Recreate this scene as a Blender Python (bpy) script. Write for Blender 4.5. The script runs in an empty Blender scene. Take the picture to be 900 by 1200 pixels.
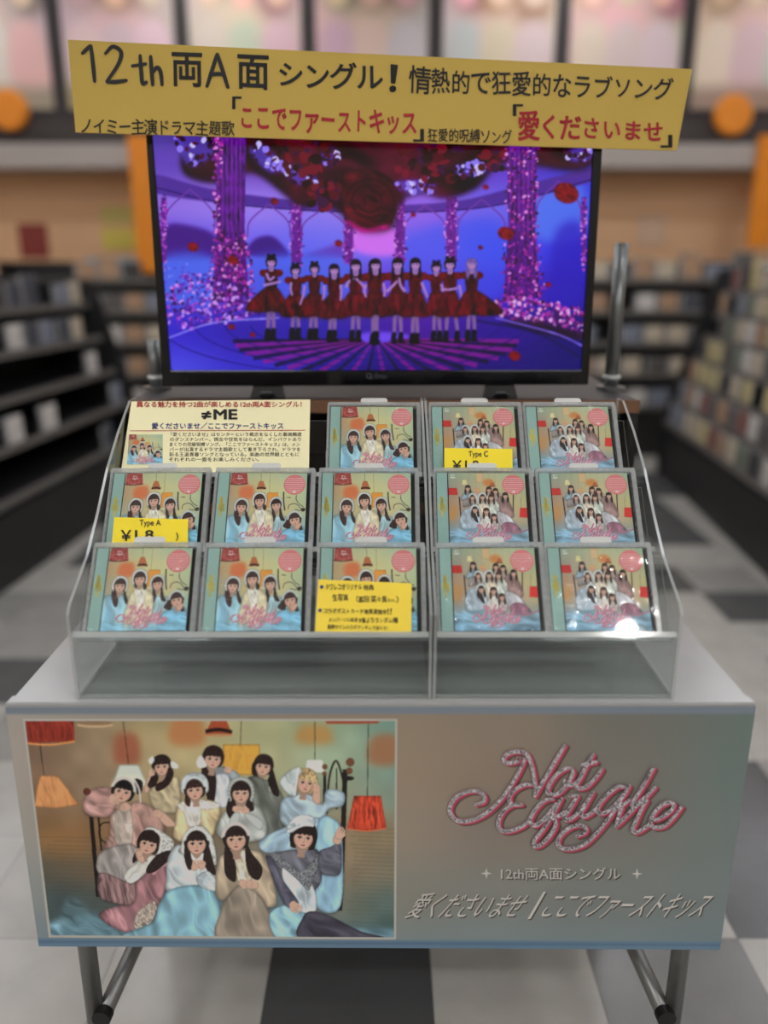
import bpy, bmesh, math, random
import numpy as np
from mathutils import Vector, Matrix
SC = bpy.context.scene
# ---------------------------------------------------------------- camera, world, exposure
EYE, PITCH, FPX = 1.20, math.radians(16.2), 950.0          # eye height, downward tilt, focal length in pixels of a 900 px wide frame
cam = bpy.data.objects.new('camera', bpy.data.cameras.new('camera')); SC.collection.objects.link(cam)
cam.location = (0, 0, EYE); cam.rotation_euler = (math.radians(90)-PITCH, 0, 0)
cam.data.sensor_fit = 'HORIZONTAL'; cam.data.sensor_width = 24.0; cam.data.lens = 24.0*FPX/900
cam.data.clip_start = .05; cam.data.clip_end = 60
cam.data.dof.use_dof = True; cam.data.dof.focus_distance = 1.14; cam.data.dof.aperture_fstop = cam.data.lens/24.0
SC.camera = cam
SC.view_settings.view_transform = 'Standard'; SC.view_settings.look = 'None'; SC.view_settings.gamma = 1.0
SC.view_settings.use_curve_mapping = False; SC.view_settings.exposure = 0.32
SC.cycles.transparent_max_bounces = 40; SC.cycles.max_bounces = 10; SC.cycles.sample_clamp_indirect = 6.0
W = bpy.data.worlds.new('world'); SC.world = W; W.use_nodes = True
W.node_tree.nodes['Background'].inputs[0].default_value = (1, .96, .9, 1); W.node_tree.nodes['Background'].inputs[1].default_value = .25
LAMP = 7.5                                                   # radiance of the ceiling panels
def spot(name, loc, to, power, size, blend=.6, r=.05, col=(1, .97, .92)):
    l = bpy.data.lights.new(name, 'SPOT'); l.energy = power; l.spot_size = math.radians(size); l.spot_blend = blend; l.shadow_soft_size = r; l.color = col
    o = bpy.data.objects.new(name, l); SC.collection.objects.link(o); o.location = loc
    o.rotation_euler = (Vector(to)-Vector(loc)).to_track_quat('-Z', 'Y').to_euler()
spot('track_spot', (1.12, -.81, 2.95), (.25, 1.0, .8), 24, 50, r=.03)
spot('track_spot_left', (-1.6, -1.4, 2.95), (-.1, 1.0, .5), 40, 40)
# ---------------------------------------------------------------- 2-D painter for the printed pictures
RNG = np.random.RandomState(7)

def homog(src, dst):
    A = []
    for (x, y), (X, Y) in zip(src, dst):
        A.append([x, y, 1, 0, 0, 0, -X*x, -X*y, -X]); A.append([0, 0, 0, x, y, 1, -Y*x, -Y*y, -Y])
    return np.linalg.svd(np.array(A, float))[2][-1].reshape(3, 3)

def spline(P, closed=True, n=7):
    P = np.array(P, float)
    if len(P) < 3: return P
    if closed: Q = np.vstack([P[-1], P, P[0], P[1]])
    else: Q = np.vstack([2*P[0]-P[1], P, 2*P[-1]-P[-2]])
    t = np.linspace(0, 1, n, endpoint=False)[:, None]; out = []
    for i in range(1, len(Q)-2):
        p0, p1, p2, p3 = Q[i-1:i+3]
        out.append(.5*(2*p1+(p2-p0)*t+(2*p0-5*p1+4*p2-p3)*t*t+(3*p1-p0-3*p2+p3)*t**3))
    out = np.vstack(out)
    return out if closed else np.vstack([out, P[-1]])

def gblur(m, s):
    if s < .3: return m
    r = int(min(3*s+1, 90)); k = np.exp(-.5*(np.arange(-r, r+1)/s)**2); k /= k.sum()
    p = np.pad(m, ((r, r), (0, 0)), mode='edge'); m = sum(k[i]*p[i:i+m.shape[0]] for i in range(2*r+1))
    p = np.pad(m, ((0, 0), (r, r)), mode='edge'); return sum(k[i]*p[:, i:i+m.shape[1]] for i in range(2*r+1))

def vnoise(X, Y, seed=0):
    g = np.random.RandomState(seed).rand(64, 64)
    xi = np.floor(X).astype(int); yi = np.floor(Y).astype(int); fx = X-xi; fy = Y-yi
    fx = fx*fx*(3-2*fx); fy = fy*fy*(3-2*fy)
    a = g[yi % 64, xi % 64]; b = g[yi % 64, (xi+1) % 64]; c = g[(yi+1) % 64, xi % 64]; d = g[(yi+1) % 64, (xi+1) % 64]
    return (a*(1-fx)+b*fx)*(1-fy)+(c*(1-fx)+d*fx)*fy

class Canvas:
    def __init__(s, w, h, ss=2):
        s.w, s.h, s.ss = w, h, ss; s.W, s.H = w*ss, h*ss
        s.a = np.zeros((s.H, s.W, 3)); s.M = np.eye(3); s.k = 1.; s.seed = 1
    def view(s, quad):                       # quad: where the canvas' TL TR BR BL corners lie in the coordinates that follow
        s.M = homog(quad, [(0, 0), (s.W, 0), (s.W, s.H), (0, s.H)])
        c = np.mean(np.array(quad, float), 0); s.k = np.linalg.norm(s.tf([c+[10, 0]])-s.tf([c]))/10
    def tf(s, P):
        P = np.array(P, float); q = np.c_[P, np.ones(len(P))] @ s.M.T
        return q[:, :2]/q[:, 2:]
    def grad(s, grid):                       # grid[row][col] colours spread over the whole canvas
        g = np.array(grid, float); R, C = g.shape[:2]
        y = np.linspace(0, R-1, s.H); x = np.linspace(0, C-1, s.W)
        yi = np.minimum(y.astype(int), R-2); xi = np.minimum(x.astype(int), C-2)
        fy = (y-yi)[:, None, None]; fx = (x-xi)[None, :, None]; fy = fy*fy*(3-2*fy); fx = fx*fx*(3-2*fx)
        s.a = ((g[yi][:, xi]*(1-fx)+g[yi][:, xi+1]*fx)*(1-fy)+(g[yi+1][:, xi]*(1-fx)+g[yi+1][:, xi+1]*fx)*fy)/255.
    def mask(s, Q, pad):
        x0 = int(max(0, np.floor(Q[:, 0].min()-pad))); x1 = int(min(s.W, np.ceil(Q[:, 0].max()+pad)+1))
        y0 = int(max(0, np.floor(Q[:, 1].min()-pad))); y1 = int(min(s.H, np.ceil(Q[:, 1].max()+pad)+1))
        if x1 <= x0 or y1 <= y0: return None
        xs = np.arange(x0, x1)+.5; ys = np.arange(y0, y1)+.5
        m = np.zeros((len(ys), len(xs)), bool)
        A = Q; B = np.roll(Q, -1, 0)
        for (ax, ay), (bx, by) in zip(A, B):
            if ay == by: continue
            lo, hi = min(ay, by), max(ay, by)
            r0 = np.searchsorted(ys, lo, 'left'); r1 = np.searchsorted(ys, hi, 'left')
            if r1 <= r0: continue
            cx = ax+(ys[r0:r1]-ay)*(bx-ax)/(by-ay)
            m[r0:r1] ^= xs[None, :] >= cx[:, None]
        return m.astype(float), x0, x1, y0, y1
    def put(s, mk, col, al=1., soft=0, vol=0, tex=None):
        if mk is None: return
        m, x0, x1, y0, y1 = mk; col = np.array(col, float)/255.
        c = np.broadcast_to(col, m.shape+(3,)).copy()
        if vol:
            e = gblur(m, vol*.55*s.k)
            e = np.clip((e-.45)/.5, 0, 1); c *= (.7+.3*e)[..., None]
        if tex:                              # (angle, stretch, size, amount): cloth folds or hair strands of the print
            an, st, sz, am = tex; s.seed += 1
            X, Y = np.meshgrid(np.arange(x0, x1), np.arange(y0, y1)); ca, sa = np.cos(np.radians(an)), np.sin(np.radians(an))
            U = (X*ca+Y*sa)/(sz*s.k*st); V = (-X*sa+Y*ca)/(sz*s.k)
            wob = vnoise(X/(sz*3*s.k), Y/(sz*3*s.k), s.seed+50)*1.6
            n = (.45+.8*(vnoise(U*.55, V*.55+wob*.5, s.seed)-.5)+.55*(.5-np.abs(2*vnoise(U*.8, V*.8+wob, s.seed+4)-1))) if sz > 8 else 1-.75*np.abs(2*vnoise(U, V+wob, s.seed)-1)-.4*np.abs(2*vnoise(U*2, V*2.3+wob*1.3, s.seed+9)-1)
            c *= (1+am*1.8*(n-.5))[..., None]
        if soft: m = gblur(m, soft*s.k)
        m = (m*al)[..., None]
        s.a[y0:y1, x0:x1] = s.a[y0:y1, x0:x1]*(1-m)+np.clip(c, 0, 1)*m
    def poly(s, P, col, al=1., soft=0, vol=0, tex=None, sm=True):
        Q = s.tf(spline(P) if sm else P)
        if vol >= 12 and al == 1: s.put(s.mask(Q+np.array([.12, .3])*vol*s.k, 1.6*vol*s.k), (46, 38, 40), .42, .5*vol)   # where one figure of the picture overlaps another
        s.put(s.mask(Q, 3*soft*s.k+1), col, al, soft, vol, tex)
    def ell(s, cx, cy, rx, ry, col, rot=0, **k):
        t = np.linspace(0, 2*np.pi, 22, endpoint=False); c, q = np.cos(np.radians(rot)), np.sin(np.radians(rot))
        x = rx*np.cos(t); y = ry*np.sin(t); s.poly(np.c_[cx+x*c-y*q, cy+x*q+y*c], col, sm=False, **k)
    def line(s, P, w, col, al=1., soft=0, sm=True, taper=False):
        Q = spline(P, False) if sm else np.array(P, float)
        d = np.gradient(Q, axis=0); n = np.c_[-d[:, 1], d[:, 0]]; n /= np.linalg.norm(n, axis=1)[:, None]+1e-9
        wd = np.full(len(Q), w/2.) if np.isscalar(w) else np.interp(np.linspace(0, 1, len(Q)), np.linspace(0, 1, len(w)), np.array(w)/2.)
        if taper: wd = wd*np.sqrt(np.clip(np.sin(np.linspace(.02, .98, len(Q))*np.pi), 0, 1))
        for i in range(0, len(Q)-1, 6):      # short runs so that a crossing stroke does not cancel itself out
            j = min(len(Q), i+8); L = Q[i:j]+n[i:j]*wd[i:j, None]; R = Q[i:j]-n[i:j]*wd[i:j, None]
            s.poly(np.vstack([L, R[::-1]]), col, al, soft, sm=False)
    def dots(s, P, r, cols, n=1, spread=0, al=1.):
        for x, y in P:
            for _ in range(n):
                c = cols[RNG.randint(len(cols))]
                s.ell(x+RNG.randn()*spread, y+RNG.randn()*spread, r*(.5+RNG.rand()), r*(.5+RNG.rand()), c, rot=RNG.rand()*180, al=al)
    def spray(s, P, n, r, cols, al=1.):      # n dabs scattered inside a polygon
        Q = spline(P); lo, hi = Q.min(0), Q.max(0); k = 0; g = 0
        while k < n and g < n*20:
            g += 1; p = lo+RNG.rand(2)*(hi-lo); x, y = p
            A = Q; B = np.roll(Q, -1, 0)
            c = ((A[:, 1] > y) != (B[:, 1] > y)) & (x < (B[:, 0]-A[:, 0])*(y-A[:, 1])/(B[:, 1]-A[:, 1]+1e-12)+A[:, 0])
            if c.sum() % 2: s.dots([p], r, cols, al=al); k += 1
    def noise(s, size, am, seed=3):
        X, Y = np.meshgrid(np.arange(s.W)/(size*s.ss), np.arange(s.H)/(size*s.ss)); s.a *= (1+am*2*(vnoise(X, Y, seed)-.5))[..., None]
    def done(s):
        a = np.clip(s.a, 0, 1).reshape(s.h, s.ss, s.w, s.ss, 3).mean((1, 3))
        return a

SKIN = (205, 168, 146)
HAIR = (52, 36, 34)
def head(c, x, y, r, tilt=0, hair=HAIR, skin=SKIN, bonnet=None, hat=(190, 198, 196), tails=(), look=0., parted=False, det=True, band=None, short=False):
    ca, sa = np.cos(np.radians(tilt)), np.sin(np.radians(tilt))
    L = lambda pts: [(x+r*(a*ca-b*sa), y+r*(a*sa+b*ca)) for a, b in pts]
    dk = tuple(v*.72 for v in hat)
    if bonnet == 'hood':                      # a bonnet standing round the whole head
        c.poly(L([(-1.14, .5), (-1.24, -.3), (-.9, -1.15), (0, -1.48), (.9, -1.15), (1.24, -.3), (1.14, .5), (.8, 1.15), (-.8, 1.15)]), hat, vol=r*.22, tex=(60+tilt, 1.6, r*.22, .13))
        c.poly(L([(-1.02, .5), (-1.12, -.3), (-.78, -1.0), (0, -1.27), (.78, -1.0), (1.12, -.3), (1.02, .5), (.7, 1.1), (-.7, 1.1)]), dk)
    if bonnet == 'back':                      # a soft cap on the back of the head
        c.poly(L([(-1.2, .2), (-1.3, -.7), (-.75, -1.5), (.2, -1.68), (1.0, -1.35), (1.38, -.6), (1.25, .35), (.6, .3), (-.6, .2)]), hat, vol=r*.2, tex=(40+tilt, 1.4, r*.2, .16))
    for t in tails: c.poly(t, hair, vol=r*.12, tex=(80, 5, r*.07, .5))
    c.poly(L([(-1.02, .55), (-1.1, -.3), (-.75, -1.05), (0, -1.32), (.75, -1.05), (1.1, -.3), (1.02, .55), (.75, .95), (-.75, .95)] if short or not tails else
             [(-.98, .4), (-1.06, -.3), (-.72, -1.02), (0, -1.28), (.72, -1.02), (1.06, -.3), (.98, .4), (.6, .8), (-.6, .8)]), hair, vol=r*.15, tex=(90+tilt, 5, r*.08, .45))
    f = look*.16
    c.poly(L([(-.26+f*.3, .92), (-.55, .8), (-.28, 1.25), (-.3, 1.6), (.3, 1.6), (.28, 1.25), (.55, .8), (.26+f*.3, .92)]), tuple(v*.82 for v in skin))      # neck
    c.poly(L([(-.76, -.35), (-.78, .1), (-.68, .52), (-.36+f*.5, .88), (f*.6, 1.0), (.36+f*.5, .88), (.68, .52), (.78, .1), (.76, -.35), (.45, -.9), (-.45, -.9)]), skin, vol=r*.16)
    c.ell(*L([(-.42+f, .34)])[0], r*.2, r*.13, (214, 130, 118), rot=tilt, al=.33, soft=r*.07)
    c.ell(*L([(.42+f, .34)])[0], r*.2, r*.13, (214, 130, 118), rot=tilt, al=.33, soft=r*.07)
    if parted:
        c.poly(L([(0, -1.12), (-.12, -.85), (-.5, -.45), (-.74, .2), (-.88, .5), (-1.02, -.2), (-.72, -1.0)]), hair, tex=(70+tilt, 5, r*.07, .45))
        c.poly(L([(0, -1.12), (.12, -.85), (.5, -.45), (.74, .2), (.88, .5), (1.02, -.2), (.72, -1.0)]), hair, tex=(110+tilt, 5, r*.07, .45))
    else:
        c.poly(L([(-.95, .42), (-.78, .1), (-.66, -.12), (-.42, -.2), (-.3, -.13), (-.12, -.26), (.06, -.16), (.25, -.26), (.42, -.16), (.62, -.22), (.78, .1), (.95, .42), (1.0, -.3), (.68, -1.0), (0, -1.22), (-.68, -1.0), (-1.0, -.3)]), hair, tex=(88+tilt, 5, r*.07, .5))
    if det:
        for sd in (-1, 1):
            ex = sd*.34+f; ey = .08
            c.ell(*L([(ex, ey)])[0], r*.155, r*.085, (226, 214, 206), rot=tilt)
            c.ell(*L([(ex+look*.03, ey)])[0], r*.09, r*.098, (46, 28, 24), rot=tilt)
            c.line(L([(ex-.18, ey+.01), (ex-.05, ey-.1), (ex+.1, ey-.09), (ex+.19, ey+.0)]), r*.055, (38, 24, 22))
            c.line(L([(ex-.17, ey-.25), (ex+.0, ey-.3), (ex+.17, ey-.26)]), r*.04, (92, 62, 50), al=.8)
        c.line(L([(f*1.3+.03, .12), (f*1.4+.06, .36), (f*1.3, .42)]), r*.05, (168, 122, 102), al=.6)
        c.ell(*L([(f*1.3, .42)])[0], r*.1, r*.035, (160, 108, 92), rot=tilt, al=.6)
        c.ell(*L([(f*1.2, .64)])[0], r*.18, r*.065, (188, 84, 84), rot=tilt)
        c.line(L([(f*1.2-.17, .635), (f*1.2, .65), (f*1.2+.17, .635)]), r*.03, (120, 48, 50))
    if bonnet in ('hood', 'back', 'band') or band:
        bw = {'hood': .17, 'back': .22}.get(bonnet, .2); rr = 1.14 if bonnet == 'hood' else 1.08
        th = np.radians(np.linspace(-32 if bonnet == 'hood' else 12, 212 if bonnet == 'hood' else 168, 17))
        arc = [(rr*.92*np.cos(t), -rr*1.06*np.sin(t)+.0) for t in th]
        c.line(L(arc), r*bw, hat); c.line(L([(a*.93, b*.93) for a, b in arc]), r*.05, dk, al=.8)
        for a, b in arc: c.ell(*L([(a*1.08, b*1.08)])[0], r*.13, r*.12, tuple(min(255, v*1.06) for v in hat), al=.8)

def hand(c, x, y, s, ang, skin=SKIN, n=4):
    a = np.radians(ang); ca, sa = np.cos(a), np.sin(a)
    L = lambda pts: [(x+s*(p*ca-q*sa), y+s*(p*sa+q*ca)) for p, q in pts]
    c.poly(L([(-.55, -.35), (.15, -.45), (.3, 0), (.15, .45), (-.55, .35)]), skin, vol=s*.12)
    for i in range(n):
        o = (i-(n-1)/2)*.24; l = 1.0-.12*abs(i-1.3)
        c.line(L([(.05, o), (.5, o*1.15), (l, o*.9)]), [s*.24, s*.22, s*.15], skin)
        c.line(L([(.15, o+.12), (.55, o*1.15+.12)]), s*.035, tuple(v*.68 for v in skin), al=.7)
    c.line(L([(-.3, .3), (.1, .6), (.4, .55)]), [s*.26, s*.22, s*.16], skin)

# the looping title, as pen strokes read in two close views, brought to the coordinates of one 900 x 422 view
_A = lambda P: [((520+x/5.625-510)*2.8125, (865+y/5.625-850)*2.8125) for x, y in P]
_B = lambda P: [((640+x/5.294-510)*2.8125, (880+y/5.294-850)*2.8125) for x, y in P]
LOGO = [_A([(488,128),(490,150),(430,165),(393,148),(410,110),(460,92),(520,92),(555,120),(580,190),(595,270),(605,340),(598,385)]),
 _A([(800,45),(740,140),(670,260),(620,340),(598,385)]),
 _A([(535,135),(490,230),(430,330),(360,420),(270,500),(170,545),(90,545),(45,500),(40,450),(80,390),(150,355),(220,350),(265,380),(260,420),(205,438)]),
 _B([(160,110),(120,110),(60,150),(15,215),(10,260),(60,270),(120,220),(160,150),(165,115)]), _B([(110,180),(122,205),(160,210),(188,195)]),
 _B([(290,20),(250,90),(215,160),(185,210),(200,232),(250,220),(310,160),(345,110)]), _B([(220,85),(260,78),(310,68)]),
 _A([(578,305),(520,312),(460,345),(430,395),(440,430),(475,440),(515,437)]), _A([(515,437),(450,442),(390,485),(358,550),(368,602),(420,615),(500,590),(565,545)]),
 _A([(720,405),(670,408),(610,460),(570,530),(578,570),(620,570),(680,510),(740,430)]),
 _A([(775,395),(720,495),(660,590),(600,670),(596,712),(640,700),(700,640),(735,570),(715,525),(650,545),(600,572)]), _A([(700,525),(760,510),(800,480)]),
 _B([(195,275),(150,350),(115,408),(130,428),(180,400),(240,330),(290,255)]), _B([(145,280),(188,275)]), _B([(290,255),(245,330),(215,385),(230,408),(270,390),(320,350)]),
 _B([(490,225),(440,225),(370,280),(320,345),(325,385),(370,380),(430,330),(490,250)]), _B([(515,215),(470,290),(430,350),(450,352),(520,300)]),
 _B([(665,105),(610,200),(550,295),(530,335),(560,330),(620,280),(675,225)]),
 _B([(185,530),(235,510),(245,480),(210,462),(150,475),(90,520),(70,570),(100,605),(170,605),(250,570),(330,490),(400,400),(460,318)]),
 _B([(460,318),(466,345),(450,400),(430,470)]), _B([(430,470),(490,410),(560,340),(625,305)]), _B([(625,305),(590,360),(550,450),(535,490),(560,505),(620,470),(650,445)]),
 _B([(650,430),(700,420),(770,375),(790,335),(765,320),(710,340),(660,400),(645,450),(670,475),(730,465),(790,410),(840,345)])]
def paint_logo(c, x, y, sx, sy, w=26):
    m = [[(x+a*sx, y+b*sy) for a, b in st] for st in LOGO]
    for st in m: c.line([(a+8*sx, b+4*sy) for a, b in st], w*sx, (190, 58, 86))
    for st in m: c.line(st, w*.72*sx, (206, 160, 176))
    for st in m:
        q = spline(st, False)
        for p in q[::2]: c.ell(p[0]+RNG.randn()*4*sx, p[1]+RNG.randn()*4*sy, 4*sx, 4*sy, [(130, 110, 125), (235, 225, 230), (170, 140, 150)][RNG.randint(3)])

def art_group():                              # wide picture on the wagon's front sheet
    c = Canvas(560, 340, 2)
    ph = [(29.3, 845), (463, 845), (461.6, 1098.5), (59.7, 1096)]
    z = lambda ox, oy, k: [((a-ox)*k, (b-oy)*k) for a, b in ph]
    Z1 = lambda: c.view(z(0, 820, 1.875)); Z2 = lambda: c.view(z(80, 850, 4.2857)); Z3 = lambda: c.view(z(250, 840, 4.0909))
    c.grad([[(128,104,84),(148,128,100),(172,156,112),(178,172,126),(168,172,128),(146,170,138),(116,150,136)],
            [(138,112,90),(152,130,104),(178,160,118),(186,174,126),(174,176,134),(156,176,146),(126,158,142)],
            [(140,112,88),(148,126,100),(170,150,112),(172,160,120),(160,164,130),(150,160,134),(132,150,132)],
            [(142,110,74),(146,112,78),(140,118,92),(140,124,100),(140,134,112),(150,130,100),(146,130,102)],
            [(104,98,84),(122,106,84),(120,108,92),(120,116,106),(126,130,122),(150,134,108),(136,128,108)],
            [(82,98,98),(92,104,100),(104,124,128),(110,136,144),(110,134,140),(124,128,114),(98,122,118)],
            [(72,92,96),(86,110,116),(104,142,156),(120,158,172),(118,150,160),(100,126,128),(74,106,108)]])
    c.noise(26, .05)
    Z1()
    c.poly([(88,300),(170,292),(200,330),(120,350)], (176,128,74), al=.45, soft=14)
    for yy in range(300, 520, 9):             # floorboards
        c.line([(75+RNG.rand()*60, yy), (230+RNG.rand()*200, yy+5)], 2.5, (88,84,76), al=.3, soft=1)
        c.line([(760+RNG.rand()*30, yy-20), (868, yy-16)], 2.5, (108,100,82), al=.4, soft=1)
    for q, col in [([(255,78),(300,80),(302,140),(252,138)], (166,92,66)), ([(378,47),(440,47),(444,98),(374,96)], (190,122,72)),
                   ([(662,58),(716,58),(726,95),(650,93)], (188,138,72)), ([(815,84),(868,80),(868,140),(808,138)], (168,112,76))]: c.poly(q, col, soft=7, al=.85)
    c.line([(83,47),(90,110),(97,168)], 1.6, (40,32,28)); c.line([(269,47),(276,100),(281,142)], 1.6, (60,50,42)); c.line([(528,47),(526,98)], 1.6, (70,60,44))
    c.line([(690,47),(690,132)], 1.6, (60,60,50)); c.line([(808,50),(806,212)], 1.8, (50,50,44))
    c.poly([(55,45),(162,45),(164,92),(60,96)], (150,58,44), sm=False, tex=(90,6,5,.25)); c.line([(60,96),(110,99),(164,92)], 4, (222,150,84))
    c.poly([(88,166),(126,166),(150,196),(174,230),(122,238),(76,234),(80,198)], (212,146,92), vol=5, tex=(80,6,6,.12), sm=False)
    c.ell(208,56,40,6,(196,168,128)); c.ell(208,52,38,5,(150,120,90))
    c.poly([(260,142),(304,142),(322,186),(322,192),(244,192),(246,186)], (196,204,190), sm=False, vol=5); c.poly([(258,170),(310,170),(316,192),(250,192)], (232,224,190), al=.5, soft=4)
    c.poly([(462,47),(496,47),(508,76),(448,76)], (176,84,52), sm=False); c.line([(449,70),(478,66),(508,71)], 8, (44,28,24)); c.line([(448,77),(478,80),(508,77)], 3, (200,130,80))
    c.poly([(488,98),(568,98),(571,165),(488,165)], (216,160,64), sm=False, tex=(90,6,4,.1), vol=4)
    c.poly([(671,131),(708,131),(712,160),(668,160)], (206,220,200), sm=False, vol=3)
    c.poly([(712,45),(834,45),(830,53),(716,54)], (172,80,52), sm=False)
    c.poly([(776,210),(836,210),(848,280),(806,286),(762,281)], (196,70,46), sm=False, tex=(88,9,3.4,.4), vol=4); c.line([(762,282),(806,287),(848,281)], 3, (226,110,70))
    iron = (46,38,34)
    c.line([(757,152),(752,300),(745,462)], 11, iron); c.line([(712,160),(711,260)], 7, iron); c.line([(716,250),(722,170),(737,134),(752,176),(756,220)], 4.5, iron); c.line([(738,150),(738,240)], 3, iron)
    for p in [(768,137,9.5),(766,156,7.5),(712,147,6),(711,162,5)]: c.ell(p[0],p[1],p[2],p[2],(128,84,62),vol=2)
    c.ell(764,172,13,5,iron); c.ell(742,458,7,5,iron)
    c.line([(199,250),(207,340),(215,432)], 9, iron); c.line([(215,252),(222,330)], 4, iron); c.line([(240,320),(218,300),(222,272),(246,268)], 3, iron); c.ell(190,201,8,8,(116,66,52),vol=2)
    Z3()                                      # back row, right
    head(c,235,236,46,8,tails=[[(185,220),(180,270),(205,290),(215,250)],[(270,225),(296,300),(312,372),(276,360),(262,290)]],parted=False,look=-.2)
    c.poly([(158,300),(205,284),(240,300),(280,310),(330,385),(336,520),(250,575),(212,560),(186,420)],(112,118,110),vol=14,tex=(70,3,16,.25))
    c.poly([(262,330),(276,330),(280,355),(266,352)],(196,196,188))
    c.poly([(256,300),(285,280),(312,372),(280,368)],(46,32,30),tex=(75,5,5,.5))
    Z2()                                      # back row, left
    c.poly([(375,330),(395,255),(420,225),(432,250),(410,330)],SKIN,vol=8)
    head(c,466,205,47,-4,tails=[[(425,190),(410,260),(394,300),(420,315),(450,260)],[(500,180),(525,240),(500,290),(445,328),(432,300),(480,262)]],look=-.3,parted=False)
    c.poly([(400,330),(440,300),(470,285),(535,255),(556,310),(556,402),(525,440),(430,416)],(186,172,138),vol=14,tex=(60,3,15,.22))
    c.poly([(500,210),(522,250),(498,300),(446,330),(434,306),(478,268)],HAIR,tex=(110,5,6,.5))
    c.poly([(398,175),(418,155),(428,175),(412,195)],(206,208,200)); c.poly([(512,180),(545,195),(545,215),(515,212)],(206,208,200)); hand(c,412,240,26,-60)
    c.poly([(735,215),(770,205),(850,240),(860,300),(800,310),(735,290)],(140,150,156),vol=10,tex=(60,3,12,.2))
    c.poly([(740,246),(798,250),(806,330),(790,405),(735,400),(722,320)],(196,204,212),vol=10,tex=(85,3,14,.16))
    head(c,722,166,52,6,tails=[[(672,200),(705,200),(738,262),(728,382),(700,385),(676,300),(664,240)]],look=.15)
    c.poly([(640,180),(660,150),(680,175),(690,205),(650,212)],(208,210,202)); hand(c,800,226,26,200)
    Z3()                                      # blonde
    c.poly([(326,395),(400,370),(480,375),(520,420),(540,350),(622,362),(616,425),(545,445),(505,560),(420,560),(320,500)],(168,192,206),vol=16,tex=(40,3,18,.2))
    c.poly([(215,590),(330,530),(480,480),(520,520),(400,640),(250,650)],(160,192,212),vol=14,tex=(150,3,16,.2))
    c.poly([(500,500),(560,480),(612,560),(608,900),(495,915),(480,740)],(150,196,222),vol=16,tex=(80,3,20,.16))
    head(c,437,312,52,10,hair=(178,150,106),bonnet=None,look=.5,short=True)
    c.poly([(312,318),(345,268),(400,240),(420,262),(398,300),(392,372),(360,372)],(190,204,204),vol=12,tex=(60,2,12,.22)); c.line([(404,242),(396,300),(384,376)],10,(214,220,214))
    c.poly([(470,395),(482,335),(505,325),(512,390),(500,420)],SKIN,vol=7); hand(c,488,345,28,-80)
    Z2()                                      # leaning girl in pink, left
    c.poly([(72,400),(90,345),(150,308),(215,318),(240,350),(220,445),(150,458),(90,448)],(188,146,138),vol=18,tex=(30,2,18,.25))
    c.poly([(215,440),(290,400),(350,380),(425,415),(478,480),(470,545),(400,570),(340,610),(180,625),(205,545)],(190,150,138),vol=18,tex=(70,3,18,.26))
    c.poly([(222,440),(300,405),(320,480),(315,600),(245,605),(225,520)],(186,172,160),vol=10,tex=(80,3,12,.2))
    c.poly([(150,650),(225,605),(335,605),(350,760),(300,795),(154,742)],(156,150,146),vol=14,tex=(75,4,12,.25))
    c.poly([(158,738),(300,785),(336,770),(325,895),(230,890),(155,858)],(140,112,112),vol=12,tex=(85,6,9,.4))
    head(c,272,330,56,14,hair=(34,28,30),look=-.1,tails=[[(330,270),(368,280),(366,330),(340,340)]],band=True,hat=(196,190,182))
    c.line([(325,265),(352,320),(360,385)],9,(198,190,182)); hand(c,225,365,38,50); hand(c,290,410,34,175); c.ell(94,332,17,17,(112,62,50),vol=5)
    c.poly([(285,490),(318,490),(316,505),(300,540),(284,520)],(206,196,186),vol=3)
    # middle row
    c.poly([(534,470),(545,405),(600,378),(700,372),(756,408),(742,500),(705,565),(610,590),(528,560)],(198,180,138),vol=18,tex=(70,3,18,.24))
    c.poly([(545,395),(620,370),(690,375),(668,400),(655,500),(600,505),(575,440)],(214,210,198),vol=8,tex=(80,3,10,.22)); c.poly([(660,380),(740,385),(752,410),(670,420)],(212,206,190),vol=6,tex=(20,2,8,.3))
    head(c,630,322,52,-6,hair=(66,44,38),bonnet='back',hat=(186,196,198),tails=[[(590,330),(580,385),(605,405),(610,350)]],look=-.2)
    c.poly([(430,430),(470,430),(530,485),(530,505),(480,500)],SKIN,vol=7); hand(c,448,446,32,215)
    Z3()
    c.poly([(10,540),(55,450),(120,425),(205,425),(248,500),(240,575),(150,600),(60,595)],(178,186,180),vol=18,tex=(60,3,17,.24))
    head(c,127,362,52,0,bonnet='hood',hat=(168,174,168),tails=[[(80,370),(56,440),(80,490),(104,420)],[(165,380),(192,440),(160,450),(150,410)]],look=.1)
    hand(c,105,440,30,10); hand(c,150,448,30,190); c.poly([(70,500),(100,455),(125,470),(95,540)],(186,192,188),vol=6); c.poly([(145,470),(170,462),(230,500),(215,540)],(186,192,188),vol=6)
    # front row
    Z1()
    c.poly([(112,490),(215,470),(300,505),(480,480),(700,500),(866,505),(866,530),(112,530)],(112,150,166),soft=6,tex=(10,5,10,.3))
    Z2()
    c.poly([(0,860),(150,960),(290,1040),(430,1000),(520,1070),(0,1070)],(98,132,142),al=.6,soft=10,tex=(30,5,16,.3))
    c.poly([(150,952),(240,905),(325,890),(345,770),(420,705),(512,682),(505,760),(440,930),(385,1035),(260,1030)],(174,126,132),vol=20,tex=(70,4,18,.28))
    c.poly([(325,1010),(350,930),(430,880),(440,930),(385,1035)],(170,158,146),vol=8,tex=(60,3,8,.35))
    c.poly([(276,745),(335,690),(380,650),(440,655),(420,705),(345,775),(300,790)],(206,206,196),vol=12,tex=(140,3,14,.2))
    c.line([(420,745),(460,705),(510,690)],16,(198,150,154))
    c.poly([(362,560),(395,508),(450,520),(526,582),(500,640),(445,650),(425,600)],(190,194,186),vol=12,tex=(40,1.5,8,.35))
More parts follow.
